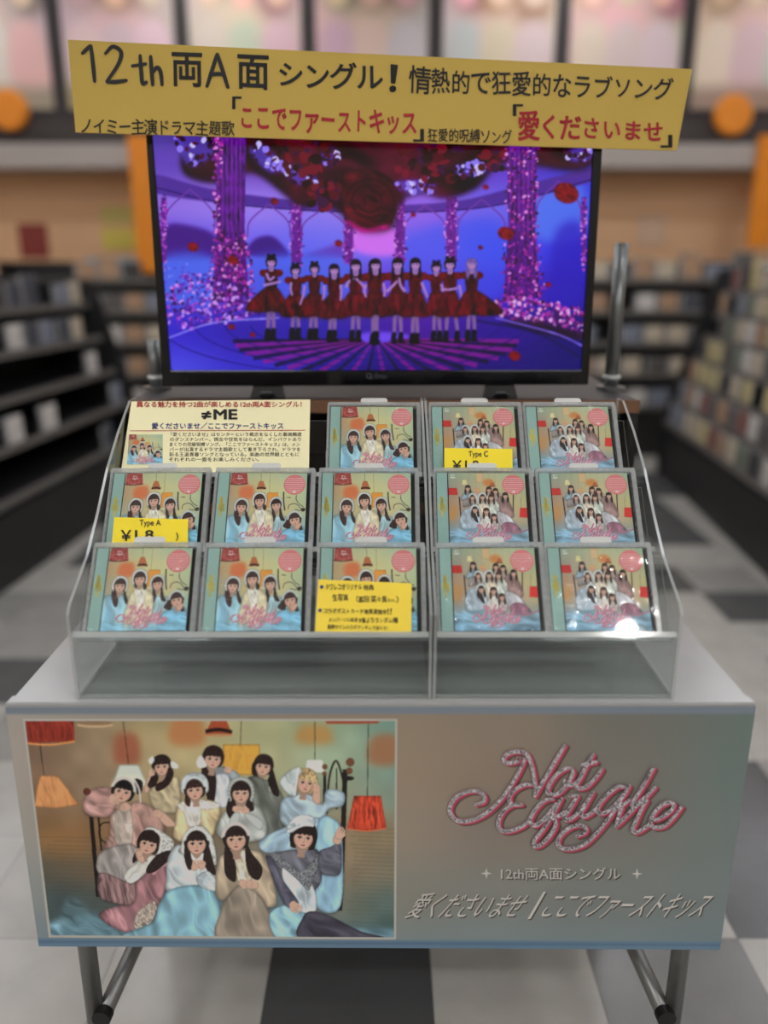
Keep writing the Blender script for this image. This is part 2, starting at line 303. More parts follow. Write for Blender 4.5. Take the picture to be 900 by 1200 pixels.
    head(c,400,592,56,16,tails=[[(440,650),(500,625),(520,650),(440,728),(390,738),(395,705)],[(350,610),(322,660),(322,690),(350,660)]],look=-.1)
    c.line([(430,520),(462,560),(452,640)],11,(208,208,198)); c.poly([(335,640),(355,625),(380,665),(372,690),(345,672)],SKIN,vol=6); hand(c,352,640,30,-110)
    c.poly([(498,660),(540,600),(600,615),(700,700),(758,800),(742,835),(650,805),(500,835),(488,760)],(200,212,216),vol=22,tex=(60,3,20,.18))
    c.poly([(500,828),(610,800),(722,820),(760,920),(778,1000),(772,1062),(280,1062),(420,985),(450,900)],(134,186,204),vol=22,tex=(75,3.5,26,.2))
    c.poly([(562,600),(580,540),(625,502),(680,510),(722,570),(738,660),(724,700),(560,640)],(202,206,200),vol=12,tex=(70,2,10,.25))
    head(c,640,588,60,0,tails=[[(585,580),(578,660),(600,722),(632,700),(612,640)],[(690,580),(715,650),(735,742),(700,735),(672,670)]],band=True,hat=(204,208,202))
    c.poly([(612,640),(640,668),(672,638),(668,672),(640,690),(618,672)],(228,230,228)); hand(c,632,705,36,-70); hand(c,664,700,34,-110); c.poly([(640,760),(700,730),(752,800),(735,832),(660,810)],(190,204,210),vol=10,tex=(30,3,10,.2))
    Z3()
    c.poly([(5,800),(20,690),(60,650),(200,640),(258,700),(296,850),(280,910),(130,900),(20,870)],(184,168,142),vol=20,tex=(70,3,20,.24))
    c.poly([(20,1065),(30,930),(60,860),(130,800),(215,850),(262,930),(310,1065)],(160,148,132),vol=20,tex=(80,4,22,.22))
    c.poly([(80,650),(170,645),(185,760),(150,800),(110,780),(100,710)],(200,190,166),vol=8,tex=(80,3,9,.25))
    head(c,104,582,60,-3,hair=(50,34,32),band=True,hat=(196,188,184),tails=[[(56,600),(46,690),(56,760),(100,788),(104,720),(86,650)],[(152,600),(180,650),(230,720),(214,778),(172,760),(150,690)]],look=-.15)
    hand(c,140,795,36,10); hand(c,190,805,34,185)
    c.poly([(262,950),(340,900),(440,940),(430,1062),(300,1062)],(146,196,216),vol=12,tex=(60,3,18,.2))
    c.poly([(246,665),(330,640),(420,632),(500,640),(515,770),(480,830),(420,840),(330,740)],(118,120,132),vol=18,tex=(70,3,16,.24))
    c.poly([(325,725),(400,760),(470,800),(492,920),(440,940),(360,890)],(190,204,212),vol=12,tex=(70,3,16,.2))
    c.poly([(258,662),(290,650),(350,690),(410,740),(470,690),(498,650),(502,700),(470,790),(450,830),(400,780),(330,720)],(112,116,120),vol=6,tex=(30,1,6,.6))
    c.poly([(248,668),(290,690),(330,780),(405,890),(345,905),(290,800)],(98,98,116),vol=12,tex=(60,3,12,.25))
    c.poly([(500,648),(560,620),(600,600),(612,650),(604,748),(550,758),(510,740)],(108,110,124),vol=14,tex=(20,3,14,.28))
    c.poly([(575,605),(572,575),(600,545),(620,560),(605,605)],SKIN,vol=6); hand(c,600,560,40,-62); hand(c,385,905,42,40)
    c.poly([(422,1065),(425,960),(470,930),(560,955),(700,1025),(810,1062)],(84,82,98),vol=16,tex=(25,4,20,.26))
    head(c,428,574,60,8,hair=(44,30,30),short=True,look=.2)
    c.poly([(345,545),(360,500),(400,470),(460,470),(488,500),(470,522),(420,520),(375,552)],(196,208,214),vol=9,tex=(30,2,10,.25))
    c.line([(350,550),(385,535),(430,518),(478,520)],9,(214,222,224))
    m = c.a.mean(2, keepdims=True); c.a = np.clip((m+(c.a-m)*.8-.5)*1.22+.49, 0, 1)
    return c.done()

def art_cover_a():                            # picture of four on one kind of disc
    c = Canvas(230, 214, 2); c.view([(78,36),(792,36),(795,709),(70,709)])
    c.grad([[(150,168,140),(176,186,146),(186,192,150),(176,192,158),(160,186,160)],[(176,150,112),(194,182,132),(200,196,142),(196,200,150),(178,196,158)],
            [(164,160,132),(190,178,130),(204,192,138),(196,190,140),(176,188,150)],[(128,168,172),(160,182,168),(180,190,160),(168,190,172),(150,186,182)],[(112,166,184),(134,186,200),(150,196,204),(140,192,206),(120,176,196)]])
    c.poly([(180,170),(290,160),(300,265),(180,272)],(204,116,72),soft=14)
    c.line([(362,36),(366,110)],3,(70,66,52)); c.line([(445,36),(450,220)],2.5,(110,110,84))
    c.poly([(92,36),(232,36),(248,135),(82,140)],(150,70,66),sm=False,tex=(90,4,8,.4)); c.line([(82,140),(165,146),(248,136)],10,(96,34,40)); 
    for d in [[(150,60),(165,100),(185,70),(150,60)],[(140,90),(200,88)]]: c.line(d,5,(224,214,206),sm=False)
    c.poly([(350,112),(386,112),(402,150),(416,188),(330,188),(338,150)],(178,104,64),sm=False,vol=5); c.line([(330,180),(372,172),(416,180)],16,(60,32,30))
    c.poly([(430,218),(530,216),(540,352),(430,352)],(222,152,62),sm=False,vol=8)
    k=(44,36,34)
    c.line([(580,210),(585,300),(600,380)],12,k); c.line([(630,370),(640,330),(700,320),(760,375)],6,k); c.line([(700,240),(700,280),(730,320),(770,345)],6,k); c.line([(690,372),(760,380),(790,360)],6,k); c.ell(768,372,20,18,(60,46,42)); c.line([(610,260),(650,262)],6,k)
    c.poly([(70,709),(72,470),(120,420),(250,420),(300,500),(330,709)],(150,192,204),vol=24,tex=(70,3,26,.2))
    c.poly([(130,420),(140,410),(150,500),(150,709),(90,709)],(120,176,204),soft=8,al=.6)
    head(c,200,345,55,2,bonnet='hood',hat=(190,196,192),tails=[[(150,350),(134,420),(160,500),(192,516),(200,450),(180,400)],[(242,360),(262,420),(292,492),(262,490),(238,430)]])
    c.poly([(470,709),(470,500),(500,440),(560,430),(640,470),(660,709)],(168,200,204),vol=22,tex=(75,3,22,.2))
    head(c,518,330,52,-6,bonnet='hood',hat=(186,194,190),tails=[[(486,370),(482,450),(505,484),(520,420)],[(556,350),(585,430),(608,470),(570,470),(550,420)]],look=-.2)
    c.poly([(262,600),(290,440),(330,380),(420,370),(490,430),(490,600),(400,709),(280,709)],(214,206,172),vol=24,tex=(75,3,20,.2)); c.poly([(330,375),(410,372),(420,470),(385,540),(350,470)],(222,220,206),vol=8,tex=(80,2,12,.2))
    head(c,362,290,55,-4,bonnet='hood',hat=(196,202,196),tails=[[(318,300),(322,350),(345,372),(345,330)],[(410,300),(430,360),(405,380),(396,340)]],look=-.15)
    c.poly([(560,709),(580,580),(640,540),(760,520),(795,600),(795,709)],(128,188,214),vol=22,tex=(40,3,24,.22))
    head(c,694,462,60,-10,bonnet='band',hat=(180,190,190),tails=[[(640,420),(612,480),(590,525),(650,545),(660,500)],[(742,450),(762,520),(770,555),(735,545)]],look=-.1)
    c.poly([(700,520),(745,490),(760,505),(740,540),(715,550)],SKIN,vol=6)
    c.poly([(70,709),(70,640),(300,660),(560,640),(795,650),(795,709)],(130,184,206),soft=12,al=.7,tex=(10,4,20,.3))
    paint_logo(c,170,455,.56,.56,20)
    return c.done()

def art_cover_c():                            # picture of the whole group on the other kind of disc
    c = Canvas(230, 214, 2); c.view([(-70,35),(752,32),(775,850),(-70,850)])
    c.grad([[(140,160,140),(160,172,140),(178,182,144),(176,188,152),(150,178,150)],[(150,146,130),(170,164,136),(192,180,136),(186,184,142),(166,180,144)],[(170,140,110),(172,160,140),(190,174,140),(188,176,136),(182,178,128)],
            [(160,138,112),(170,166,154),(190,184,166),(190,172,146),(180,168,128)],[(130,150,156),(160,178,180),(176,184,178),(160,158,150),(140,150,140)],[(120,164,190),(128,166,186),(130,160,176),(128,156,172),(120,152,170)]])
    for x in range(-60,760,70): c.line([(x,35),(x+3,330)],4,(120,140,118),al=.4)
    c.poly([(230,40),(305,40),(305,140),(230,140)],(202,176,132),sm=False,vol=6); c.poly([(320,110),(400,110),(420,180),(310,170)],(196,130,72),soft=10)
    c.poly([(85,115),(120,112),(135,165),(78,168)],(214,206,150),sm=False); c.poly([(385,140),(415,140),(430,180),(368,182)],(170,96,60),sm=False); c.line([(366,182),(432,183)],8,(56,34,30))
    c.poly([(-70,205),(22,205),(30,280),(-70,282)],(190,48,44),sm=False,vol=5); c.poly([(690,416),(762,418),(768,528),(680,520)],(208,48,44),sm=False,vol=6)
    c.poly([(-60,420),(20,400),(10,520),(-60,560)],(196,140,70),soft=14,al=.6)
    k=(60,44,40); c.line([(45,300),(55,520)],14,k); c.line([(622,262),(612,500)],12,k); c.line([(700,300),(700,420)],4,(120,120,90))
    for q,col in [([(60,330),(100,250),(180,240),(200,300),(110,330)],(120,140,150)),([(80,410),(100,330),(200,320),(230,380),(150,400)],(150,144,140)),([(200,300),(230,260),(290,270),(300,330),(230,400)],(186,192,184)),
                  ([(330,330),(350,250),(470,250),(470,330)],(176,166,150)),([(440,440),(450,320),(520,290),(590,380),(620,510),(540,520)],(150,122,118)),([(230,560),(240,400),(290,330),(360,370),(370,560)],(196,188,170)),
                  ([(360,480),(370,380),(420,330),(470,400),(450,490)],(190,196,186)),([(50,640),(70,470),(130,430),(200,420),(260,520),(230,640)],(170,186,196)),([(440,470),(520,480),(620,560),(650,660),(480,620)],(184,186,190)),
                  ([(480,640),(520,580),(620,590),(700,690),(560,720)],(150,106,122)),([(250,640),(290,520),(370,520),(380,640)],(206,204,196)),([(370,640),(390,560),(450,570),(450,660)],(190,180,176))]:
        c.poly(q,col,vol=16,tex=(70,3,18,.28))
    for x,y,r,h,b in [(138,205,32,HAIR,None),(238,240,30,(196,152,100),None),(362,220,32,HAIR,None),(432,236,32,HAIR,None),(184,305,32,(70,46,40),'back'),(292,300,34,(60,40,36),'back'),(385,305,34,(60,40,36),None),(535,285,34,(30,24,26),None),(208,440,38,(44,32,30),'back'),(328,458,36,(58,38,34),None),(408,520,34,(56,38,34),None)]:
        tl=[] if h[0]>150 else [[(x-r*.9,y),(x-r*1.2,y+r*1.6),(x-r*.7,y+r*2.4),(x-r*.4,y+r)],[(x+r*.9,y),(x+r*1.2,y+r*1.6),(x+r*.8,y+r*2.3),(x+r*.4,y+r)]]
        head(c,x,y,r*.9,RNG.randn()*6,hair=h,bonnet=b,tails=tl)
    c.poly([(178,480),(215,490),(240,580),(210,570),(180,520)],(44,32,30),tex=(80,4,6,.4))
    c.poly([(-70,850),(-70,690),(150,650),(480,680),(640,690),(775,660),(775,850)],(122,162,184),soft=16,al=.8,tex=(8,4,24,.4))
    c.line([(560,690),(660,690),(770,655)],14,(170,110,120),soft=3)
    for d in [[(-40,60),(-20,100),(0,60),(-40,60)],[(-50,90),(10,88)]]: c.line(d,6,(230,230,224),sm=False)
    paint_logo(c,80,545,.62,.66,20)
    return c.done()

def art_screen():                             # the stage shown on the television
    c = Canvas(620, 352, 2)
    ph = [(176.5,136),(695.8,136),(680.6,433.5),(200.4,434)]
    z = lambda ox, oy, k: [((a-ox)*k, (b-oy)*k) for a, b in ph]
    Z8 = lambda: c.view(z(180,160,1.698)); Z6 = lambda: c.view(z(280,280,5.294)); Z7 = lambda: c.view(z(440,280,5.625))
    c.grad([[(74,72,140),(56,16,60),(50,8,40),(60,8,50),(70,20,90),(70,40,140)],[(110,80,190),(120,80,190),(110,60,180),(120,60,200),(110,70,200),(74,66,200)],
            [(150,120,226),(160,132,236),(150,130,236),(150,110,232),(120,110,232),(74,80,226)],[(96,84,220),(120,110,236),(112,116,240),(120,104,240),(92,92,236),(56,56,214)],
            [(88,70,210),(100,70,210),(92,80,214),(110,60,210),(84,56,206),(54,36,176)],[(70,56,206),(64,44,176),(60,44,170),(80,30,160),(60,28,150),(40,24,120)],[(88,86,226),(70,60,200),(50,36,150),(54,24,130),(48,24,130),(36,24,120)]])
    Z8()
    c.poly([(15,240),(25,180),(60,175),(120,195),(125,240)],(80,34,140),soft=4); c.poly([(188,235),(200,205),(235,198),(264,225),(264,240)],(76,36,140),soft=3); c.poly([(296,240),(330,225),(372,215),(376,240)],(104,70,190),soft=4)
    c.poly([(18,240),(120,240),(130,330),(20,330)],(88,120,238),soft=8,al=.8); c.poly([(190,240),(380,240),(380,320),(190,320)],(84,112,236),soft=8,al=.7); c.poly([(500,200),(690,170),(690,320),(500,320)],(72,96,236),soft=10,al=.6)
    c.poly([(760,110),(850,90),(850,200),(760,200)],(96,130,240),soft=8,al=.8); c.poly([(396,178),(480,178),(480,235),(396,225)],(206,120,240),soft=5)
    c.poly([(800,190),(855,180),(850,330),(790,330)],(60,40,190),soft=8,al=.7)
    # ceiling ring and arches
    c.poly([(0,75),(120,105),(300,128),(450,136),(600,128),(720,100),(880,60),(880,85),(720,128),(600,146),(450,150),(300,146),(120,130),(0,110)],(92,58,160),soft=1.5)
    c.line([(0,100),(130,130),(300,146),(450,150),(600,146),(720,128),(880,82)],3,(60,30,120))
    for a,b,t,s_ in [(22,122,104,190),(186,272,134,200),(294,384,142,200),(498,582,136,200),(604,700,124,200),(760,850,88,170)]:
        m=(a+b)/2; c.line([(a,s_),(a+6,(t+s_)/2),(m,t)],3,(120,70,170)); c.line([(b,s_),(b-6,(t+s_)/2),(m,t)],3,(120,70,170))
    for x,w in [(284,20),(388,18),(490,18),(592,20),(20,10),(855,8)]:
        c.poly([(x-w/2,120),(x+w/2,120),(x+w/2,250),(x-w/2,250)],(110,40,150),sm=False,soft=1); c.spray([(x-w*.6,130),(x+w*.6,130),(x+w*.6,250),(x-w*.6,250)],70,2.2,[(170,80,200),(80,20,110),(140,50,170),(210,140,230)])
    # roses hanging over the stage
    c.poly([(60,0),(60,70),(130,90),(200,70),(290,135),(330,125),(372,150),(400,178),(470,180),(486,130),(530,110),(580,120),(640,100),(700,50),(860,60),(870,-60),(60,-60)],(66,6,34),soft=5,vol=12,tex=(30,2,26,.7))
    c.poly([(370,90),(400,65),(450,70),(486,100),(484,140),(466,178),(420,186),(385,160)],(86,6,30),vol=14,tex=(20,2,12,.6)); 
    for r in (12,24,36,48): c.line([(430+r*np.cos(t),128+r*.9*np.sin(t)) for t in np.linspace(r*.2,r*.2+4.4,12)],4,(44,2,18),al=.8,soft=1)
    c.line([(385,168),(420,186),(468,178)],7,(190,20,140),soft=3)
    for q in [[(190,30),(215,15),(260,60),(230,72)],[(255,60),(300,62),(330,96),(280,92)],[(480,90),(545,86),(560,108),(500,112)],[(600,60),(650,50),(660,70),(610,80)],[(330,40),(350,20),(368,40),(345,60)],[(820,30),(868,15),(868,45),(830,50)],[(40,-10),(75,-15),(120,30),(70,60)]]:
        c.poly(q,(96,80,200),soft=3,al=.8); c.spray(q,26,5,[(60,10,60),(150,130,240),(200,190,250),(90,10,60)])
    for q in [[(240,10),(330,0),(340,60),(270,70)],[(480,20),(600,10),(610,80),(500,80)],[(640,-20),(760,-20),(700,60),(640,60)],[(300,90),(370,100),(360,140),(310,130)]]: c.spray(q,40,8,[(90,6,34),(50,2,22),(120,14,50),(70,10,70)])
    # flowering pillars
    for L,R,T,B in [(122,184,-40,330),(702,762,-40,320)]:
        c.poly([(L,T),(R,T),(R-3,180),(R+6,B),(L-6,B),(L+3,180)],(84,24,120),sm=False,tex=(90,6,5,.5))
        for x in range(L+6,R-4,9): c.line([(x,T),(x,190)],2,(150,80,190),al=.6)
        c.spray([(L-4,T),(L+16,T),(L+14,190),(R+4,200),(R+10,B),(L-10,B),(L-4,180)] if L<300 else [(L,T),(R+4,T),(R+2,180),(R+14,B),(L-10,B),(L-4,180)],420,2.6,[(190,70,180),(110,20,110),(220,140,220),(70,10,70),(160,50,160),(130,40,160)])
    c.spray([(30,300),(90,270),(200,310),(215,350),(170,365),(40,380)],330,3.2,[(170,80,210),(90,40,150),(200,150,240),(110,60,190),(70,20,110)])
    c.spray([(680,350),(700,318),(800,330),(858,350),(855,400),(780,385)],330,3.2,[(190,80,190),(230,170,230),(110,30,120),(80,16,90),(160,60,160)])
    c.poly([(690,365),(780,372),(850,392),(850,404),(770,392)],(50,10,60),soft=3)
    c.spray([(20,250),(100,260),(110,320),(20,320)],60,2,[(130,140,244),(110,70,200)])
    # floor
    c.poly([(400,395),(440,388),(500,392),(506,404),(440,412),(396,405)],(120,84,236),soft=3)
    for i in range(26):
        t=np.pi*(.02+i/25*.96); x0,y0=442+40*np.cos(t),402+8*np.sin(t); x1,y1=442+190*np.cos(t)*1.5,402+75*np.sin(t)
        c.line([(x0,y0),(x1,y1)],[3,9],(30,8,50) if i%2 else (150,30,150),al=.75,sm=False)
    for r in (250,300,360,430): c.line([(442+r*np.cos(t),372+r*.24*np.sin(t)) for t in np.linspace(.05,np.pi-.05,24)],2.5,(40,22,120),al=.7)
    c.line([(30,400),(120,370),(250,360)],3,(160,150,250),al=.8); c.line([(640,365),(760,390),(850,440)],5,(36,20,90),al=.8); c.line([(680,360),(800,392),(860,420)],3,(140,120,246),al=.8)
    for x,y,r in [(78,219,11),(158,245,11),(820,112,25),(368,212,8),(155,378,7),(197,394,6),(718,436,12),(700,192,16),(785,294,6),(240,128,8),(660,100,6),(516,155,5),(650,220,5)]:
        c.ell(x,y,r,r*.8,(120,12,30),rot=20,soft=1.2,tex=(30,2,5,.4))
    # eleven dancers in dark red; boots, legs, skirt, bodice, sleeves, head
    sk=(168,130,196); red=(84,12,26)
    def dancer(x,yh,r,ysk,wl,wr,yf,lx,leg,arms,hair=(30,8,26),bl=False,bun=False,look=0,ct=None):
        for dx in leg:
            c.line([(x+dx*.7,ysk-10),(x+dx,yf-62),(x+dx,yf-45)],[26,20,17],tuple(v*.8 for v in sk)); c.poly([(x+dx-15,yf-58),(x+dx+14,yf-58),(x+dx+14,yf-10),(x+dx+26,yf+8),(x+dx-20,yf+10)],(24,6,22))
        yb=yh+r*1.6; yw=yb+(ysk-yb)*.42
        c.poly([(x-r*1.0,yw),(x+r*1.0,yw),(x+wr,ysk-60),(x+wr*1.2,ysk),(x+wr*.5,ysk+16),(x,ysk+8),(x-wl*.5,ysk+16),(x-wl*1.2,ysk),(x-wl,ysk-60)],red,vol=22,tex=(82,3,16,.55))
        c.poly([(x-r*1.1,yb),(x+r*1.1,yb),(x+r*.95,yw+10),(x-r*.95,yw+10)],(74,8,18),vol=8,tex=(90,3,10,.4))
        for sd in (-1,1): c.ell(x+sd*r*1.5,yb+r*.55,r*.8,r*.75,(96,8,20),vol=8,tex=(40,2,8,.4))
        for a in arms: c.line([(x+p,yb+q) for p,q in a],[r*.5,r*.42,r*.36],sk)
        c.poly([(x-r*.35,yh+r*.6),(x+r*.35,yh+r*.6),(x+r*.4,yb+4),(x-r*.4,yb+4)],sk)
        T=[] if bun else [[(x-r*.9,yh),(x-r*1.1,yh+r*1.6),(x-r*.9,yh+r*3),(x-r*.4,yh+r*2)],[(x+r*.9,yh),(x+r*1.1,yh+r*1.6),(x+r*.8,yh+r*2.8),(x+r*.4,yh+r*2)]]
        head(c,x,yh,r,look*6,hair=hair,skin=(176,138,204) if ct is None else ct,tails=T,look=look,det=True)
        if bun: c.ell(x-r*.5,yh-r*1.25,r*.4,r*.36,hair); c.ell(x+r*.5,yh-r*1.25,r*.4,r*.36,hair)
    Z6()
    dancer(200,140,32,440,130,90,615,0,(-20,16),[[(-30,20),(-10,60),(20,40)],[(-50,95),(20,80),(60,70)]],bun=True,look=.3)
    dancer(350,190,30,470,80,70,610,0,(-18,20),[[(-26,30),(-30,70),(-20,110)]],look=-.4,bun=True)
    dancer(468,180,29,470,90,80,615,0,(-24,10),[[(-60,60),(-70,120),(-90,180)],[(60,60),(60,110),(50,150)]],bun=True)
    dancer(590,190,32,480,80,70,625,0,(-26,4),[[(40,40),(44,90),(40,140)]])
    dancer(724,165,34,465,90,80,625,0,(-20,20),[[(-60,80),(-40,40),(-10,20)],[(60,90),(30,50),(0,24)]])
    dancer(838,165,34,470,70,70,645,0,(-6,10),[[(-50,60),(-60,100),(-50,140)]])
    Z7()
    dancer(0,170,36,490,60,90,670,0,(-6,10),[[(50,60),(60,110),(56,150)]])
    dancer(145,165,37,490,90,110,675,0,(-22,24),[[(-70,120),(-30,80),(0,50)],[(50,120),(20,80),(10,30)]])
    dancer(262,165,36,500,90,80,680,0,(-18,14),[[(40,60),(60,110),(80,160)]],look=-.3)
    dancer(400,185,31,490,60,70,665,0,(-16,24),[[(30,60),(50,110),(60,140)]],bun=True)
    dancer(490,165,35,500,80,70,665,0,(-24,50),[[(-60,110),(0,110),(50,100)],[(60,80),(70,120),(74,160)]],bun=True,look=.3)
    dancer(632,165,34,490,90,170,660,0,(-22,20),[],hair=(110,90,150),bun=False,look=.2)
    Z8()
    c.poly([(380,60),(560,60),(620,350),(330,350)],(255,160,210),al=.05,soft=30)
    c.a = np.clip((np.clip(c.a, 0, 1)-.5)*1.16+.46, 0, 1)
    return c.done()
# ---------------------------------------------------------------- helpers
random.seed(5)
def ray(u, v): return Vector(((u-450)/FPX, math.cos(PITCH)-math.sin(PITCH)*(v-600)/FPX, -math.sin(PITCH)-math.cos(PITCH)*(v-600)/FPX))
O = Vector((0, 0, EYE))
class Plane:                                                # a flat surface of the place: a point on it and its normal
    def __init__(s, p, n): s.p, s.n = Vector(p), Vector(n).normalized()
    def at(s, u, v, lift=0.):
        d = ray(u, v); return O+d*((s.p+s.n*lift-O).dot(s.n)/d.dot(s.n))
def lin(c): return tuple((x/255/12.92 if x/255 <= .04045 else ((x/255+.055)/1.055)**2.4) for x in c)
MATS = {}
def mat(name, col, rough=.5, metal=0., spec=.5, coat=0., noise=0., scale=30., bump=0., emit=0., trans=0., stretch=(1, 1, 1)):
    if name in MATS: return MATS[name]
    m = bpy.data.materials.new(name); m.use_nodes = True; nt = m.node_tree; b = nt.nodes['Principled BSDF']
    c = (*lin(col), 1); b.inputs['Base Color'].default_value = c; b.inputs['Roughness'].default_value = rough; b.inputs['Metallic'].default_value = metal
    b.inputs['Specular IOR Level'].default_value = spec; b.inputs['Coat Weight'].default_value = coat; b.inputs['Coat Roughness'].default_value = .08
    if emit: b.inputs['Emission Color'].default_value = c; b.inputs['Emission Strength'].default_value = emit
    if noise or bump:
        tc = nt.nodes.new('ShaderNodeTexCoord'); mp = nt.nodes.new('ShaderNodeMapping'); mp.inputs['Scale'].default_value = stretch
        n = nt.nodes.new('ShaderNodeTexNoise'); n.inputs['Scale'].default_value = scale; n.inputs['Detail'].default_value = 4
        nt.links.new(tc.outputs['Object'], mp.inputs['Vector']); nt.links.new(mp.outputs['Vector'], n.inputs['Vector'])
        if noise:
            r = nt.nodes.new('ShaderNodeMix'); r.data_type = 'RGBA'
            r.inputs['A'].default_value = (*[min(1, x*(1-noise)) for x in c[:3]], 1); r.inputs['B'].default_value = (*[min(1, x*(1+noise)) for x in c[:3]], 1)
            nt.links.new(n.outputs['Fac'], r.inputs['Factor']); nt.links.new(r.outputs['Result'], b.inputs['Base Color'])
        if bump:
            bp = nt.nodes.new('ShaderNodeBump'); bp.inputs['Strength'].default_value = bump; bp.inputs['Distance'].default_value = .002
            nt.links.new(n.outputs['Fac'], bp.inputs['Height']); nt.links.new(bp.outputs['Normal'], b.inputs['Normal'])
    if trans:
        t = nt.nodes.new('ShaderNodeBsdfTransparent'); x = nt.nodes.new('ShaderNodeMixShader'); x.inputs[0].default_value = 1-trans
        nt.links.new(t.outputs[0], x.inputs[1]); nt.links.new(b.outputs[0], x.inputs[2]); nt.links.new(x.outputs[0], nt.nodes['Material Output'].inputs[0])
    MATS[name] = m; return m
def clear(name, tint=(.97, .98, .975), ior=1.45, rough=.02, bump=0., scale=60., stretch=(1, 1, 1), gain=1.):
    if name in MATS: return MATS[name]
    m = bpy.data.materials.new(name); m.use_nodes = True; nt = m.node_tree; nt.nodes.remove(nt.nodes['Principled BSDF'])
    t = nt.nodes.new('ShaderNodeBsdfTransparent'); t.inputs[0].default_value = (*tint, 1); g = nt.nodes.new('ShaderNodeBsdfGlossy'); g.inputs['Roughness'].default_value = rough
    lw = nt.nodes.new('ShaderNodeLayerWeight'); lw.inputs[0].default_value = .5; pw = nt.nodes.new('ShaderNodeMath'); pw.operation = 'POWER'; pw.inputs[1].default_value = 5; nt.links.new(lw.outputs['Facing'], pw.inputs[0])
    r0 = ((ior-1)/(ior+1))**2; f = nt.nodes.new('ShaderNodeMath'); f.operation = 'MULTIPLY_ADD'; f.inputs[1].default_value = 1-r0; f.inputs[2].default_value = r0; nt.links.new(pw.outputs[0], f.inputs[0]); x = nt.nodes.new('ShaderNodeMixShader')
    if gain != 1:
        mu = nt.nodes.new('ShaderNodeMath'); mu.operation = 'MULTIPLY'; mu.inputs[1].default_value = gain; mu.use_clamp = True
        nt.links.new(f.outputs[0], mu.inputs[0]); nt.links.new(mu.outputs[0], x.inputs[0])
    else: nt.links.new(f.outputs[0], x.inputs[0])
    nt.links.new(t.outputs[0], x.inputs[1]); nt.links.new(g.outputs[0], x.inputs[2]); nt.links.new(x.outputs[0], nt.nodes['Material Output'].inputs[0])
    if bump:
        tc = nt.nodes.new('ShaderNodeTexCoord'); mp = nt.nodes.new('ShaderNodeMapping'); mp.inputs['Scale'].default_value = stretch
        n = nt.nodes.new('ShaderNodeTexNoise'); n.inputs['Scale'].default_value = scale; n.inputs['Detail'].default_value = 3; n.inputs['Distortion'].default_value = .6
        bp = nt.nodes.new('ShaderNodeBump'); bp.inputs['Strength'].default_value = bump; bp.inputs['Distance'].default_value = .004
        nt.links.new(tc.outputs['Object'], mp.inputs['Vector']); nt.links.new(mp.outputs['Vector'], n.inputs['Vector']); nt.links.new(n.outputs['Fac'], bp.inputs['Height']); nt.links.new(bp.outputs['Normal'], g.inputs['Normal'])
    MATS[name] = m; return m
def printed(name, rough=.35, spec=.4, coat=0., emit=0., gain=1.):
    if name in MATS: return MATS[name]
    m = bpy.data.materials.new(name); m.use_nodes = True; nt = m.node_tree; b = nt.nodes['Principled BSDF']
    a = nt.nodes.new('ShaderNodeAttribute'); a.attribute_name = 'print'; b.inputs['Roughness'].default_value = rough; b.inputs['Specular IOR Level'].default_value = spec; b.inputs['Coat Weight'].default_value = coat; b.inputs['Coat Roughness'].default_value = .1
    if emit:
        b.inputs['Base Color'].default_value = (.01, .01, .012, 1); nt.links.new(a.outputs['Color'], b.inputs['Emission Color']); b.inputs['Emission Strength'].default_value = emit
    else: nt.links.new(a.outputs['Color'], b.inputs['Base Color'])
    MATS[name] = m; return m
def link(name, me, parent=None, **pr):
    o = bpy.data.objects.new(name, me); SC.collection.objects.link(o)
    if parent: o.parent = parent
    for k, v in pr.items(): o[k] = v
    return o
def empty(name, loc, **pr):
    o = link(name, None, **pr); o.location = loc; o.empty_display_size = .05; bpy.context.view_layer.update(); return o
def mesh(name, V, F, ms, idx=None, smooth=False):
    me = bpy.data.meshes.new(name); me.from_pydata([tuple(v) for v in V], [], F)
    for m in (ms if isinstance(ms, (list, tuple)) else [ms]): me.materials.append(m)
    if idx: me.polygons.foreach_set('material_index', idx)
    if smooth: me.polygons.foreach_set('use_smooth', [True]*len(F))
    me.update(); return me
def local(V, parent): return V if parent is None else [Vector(v)-parent.location for v in V]
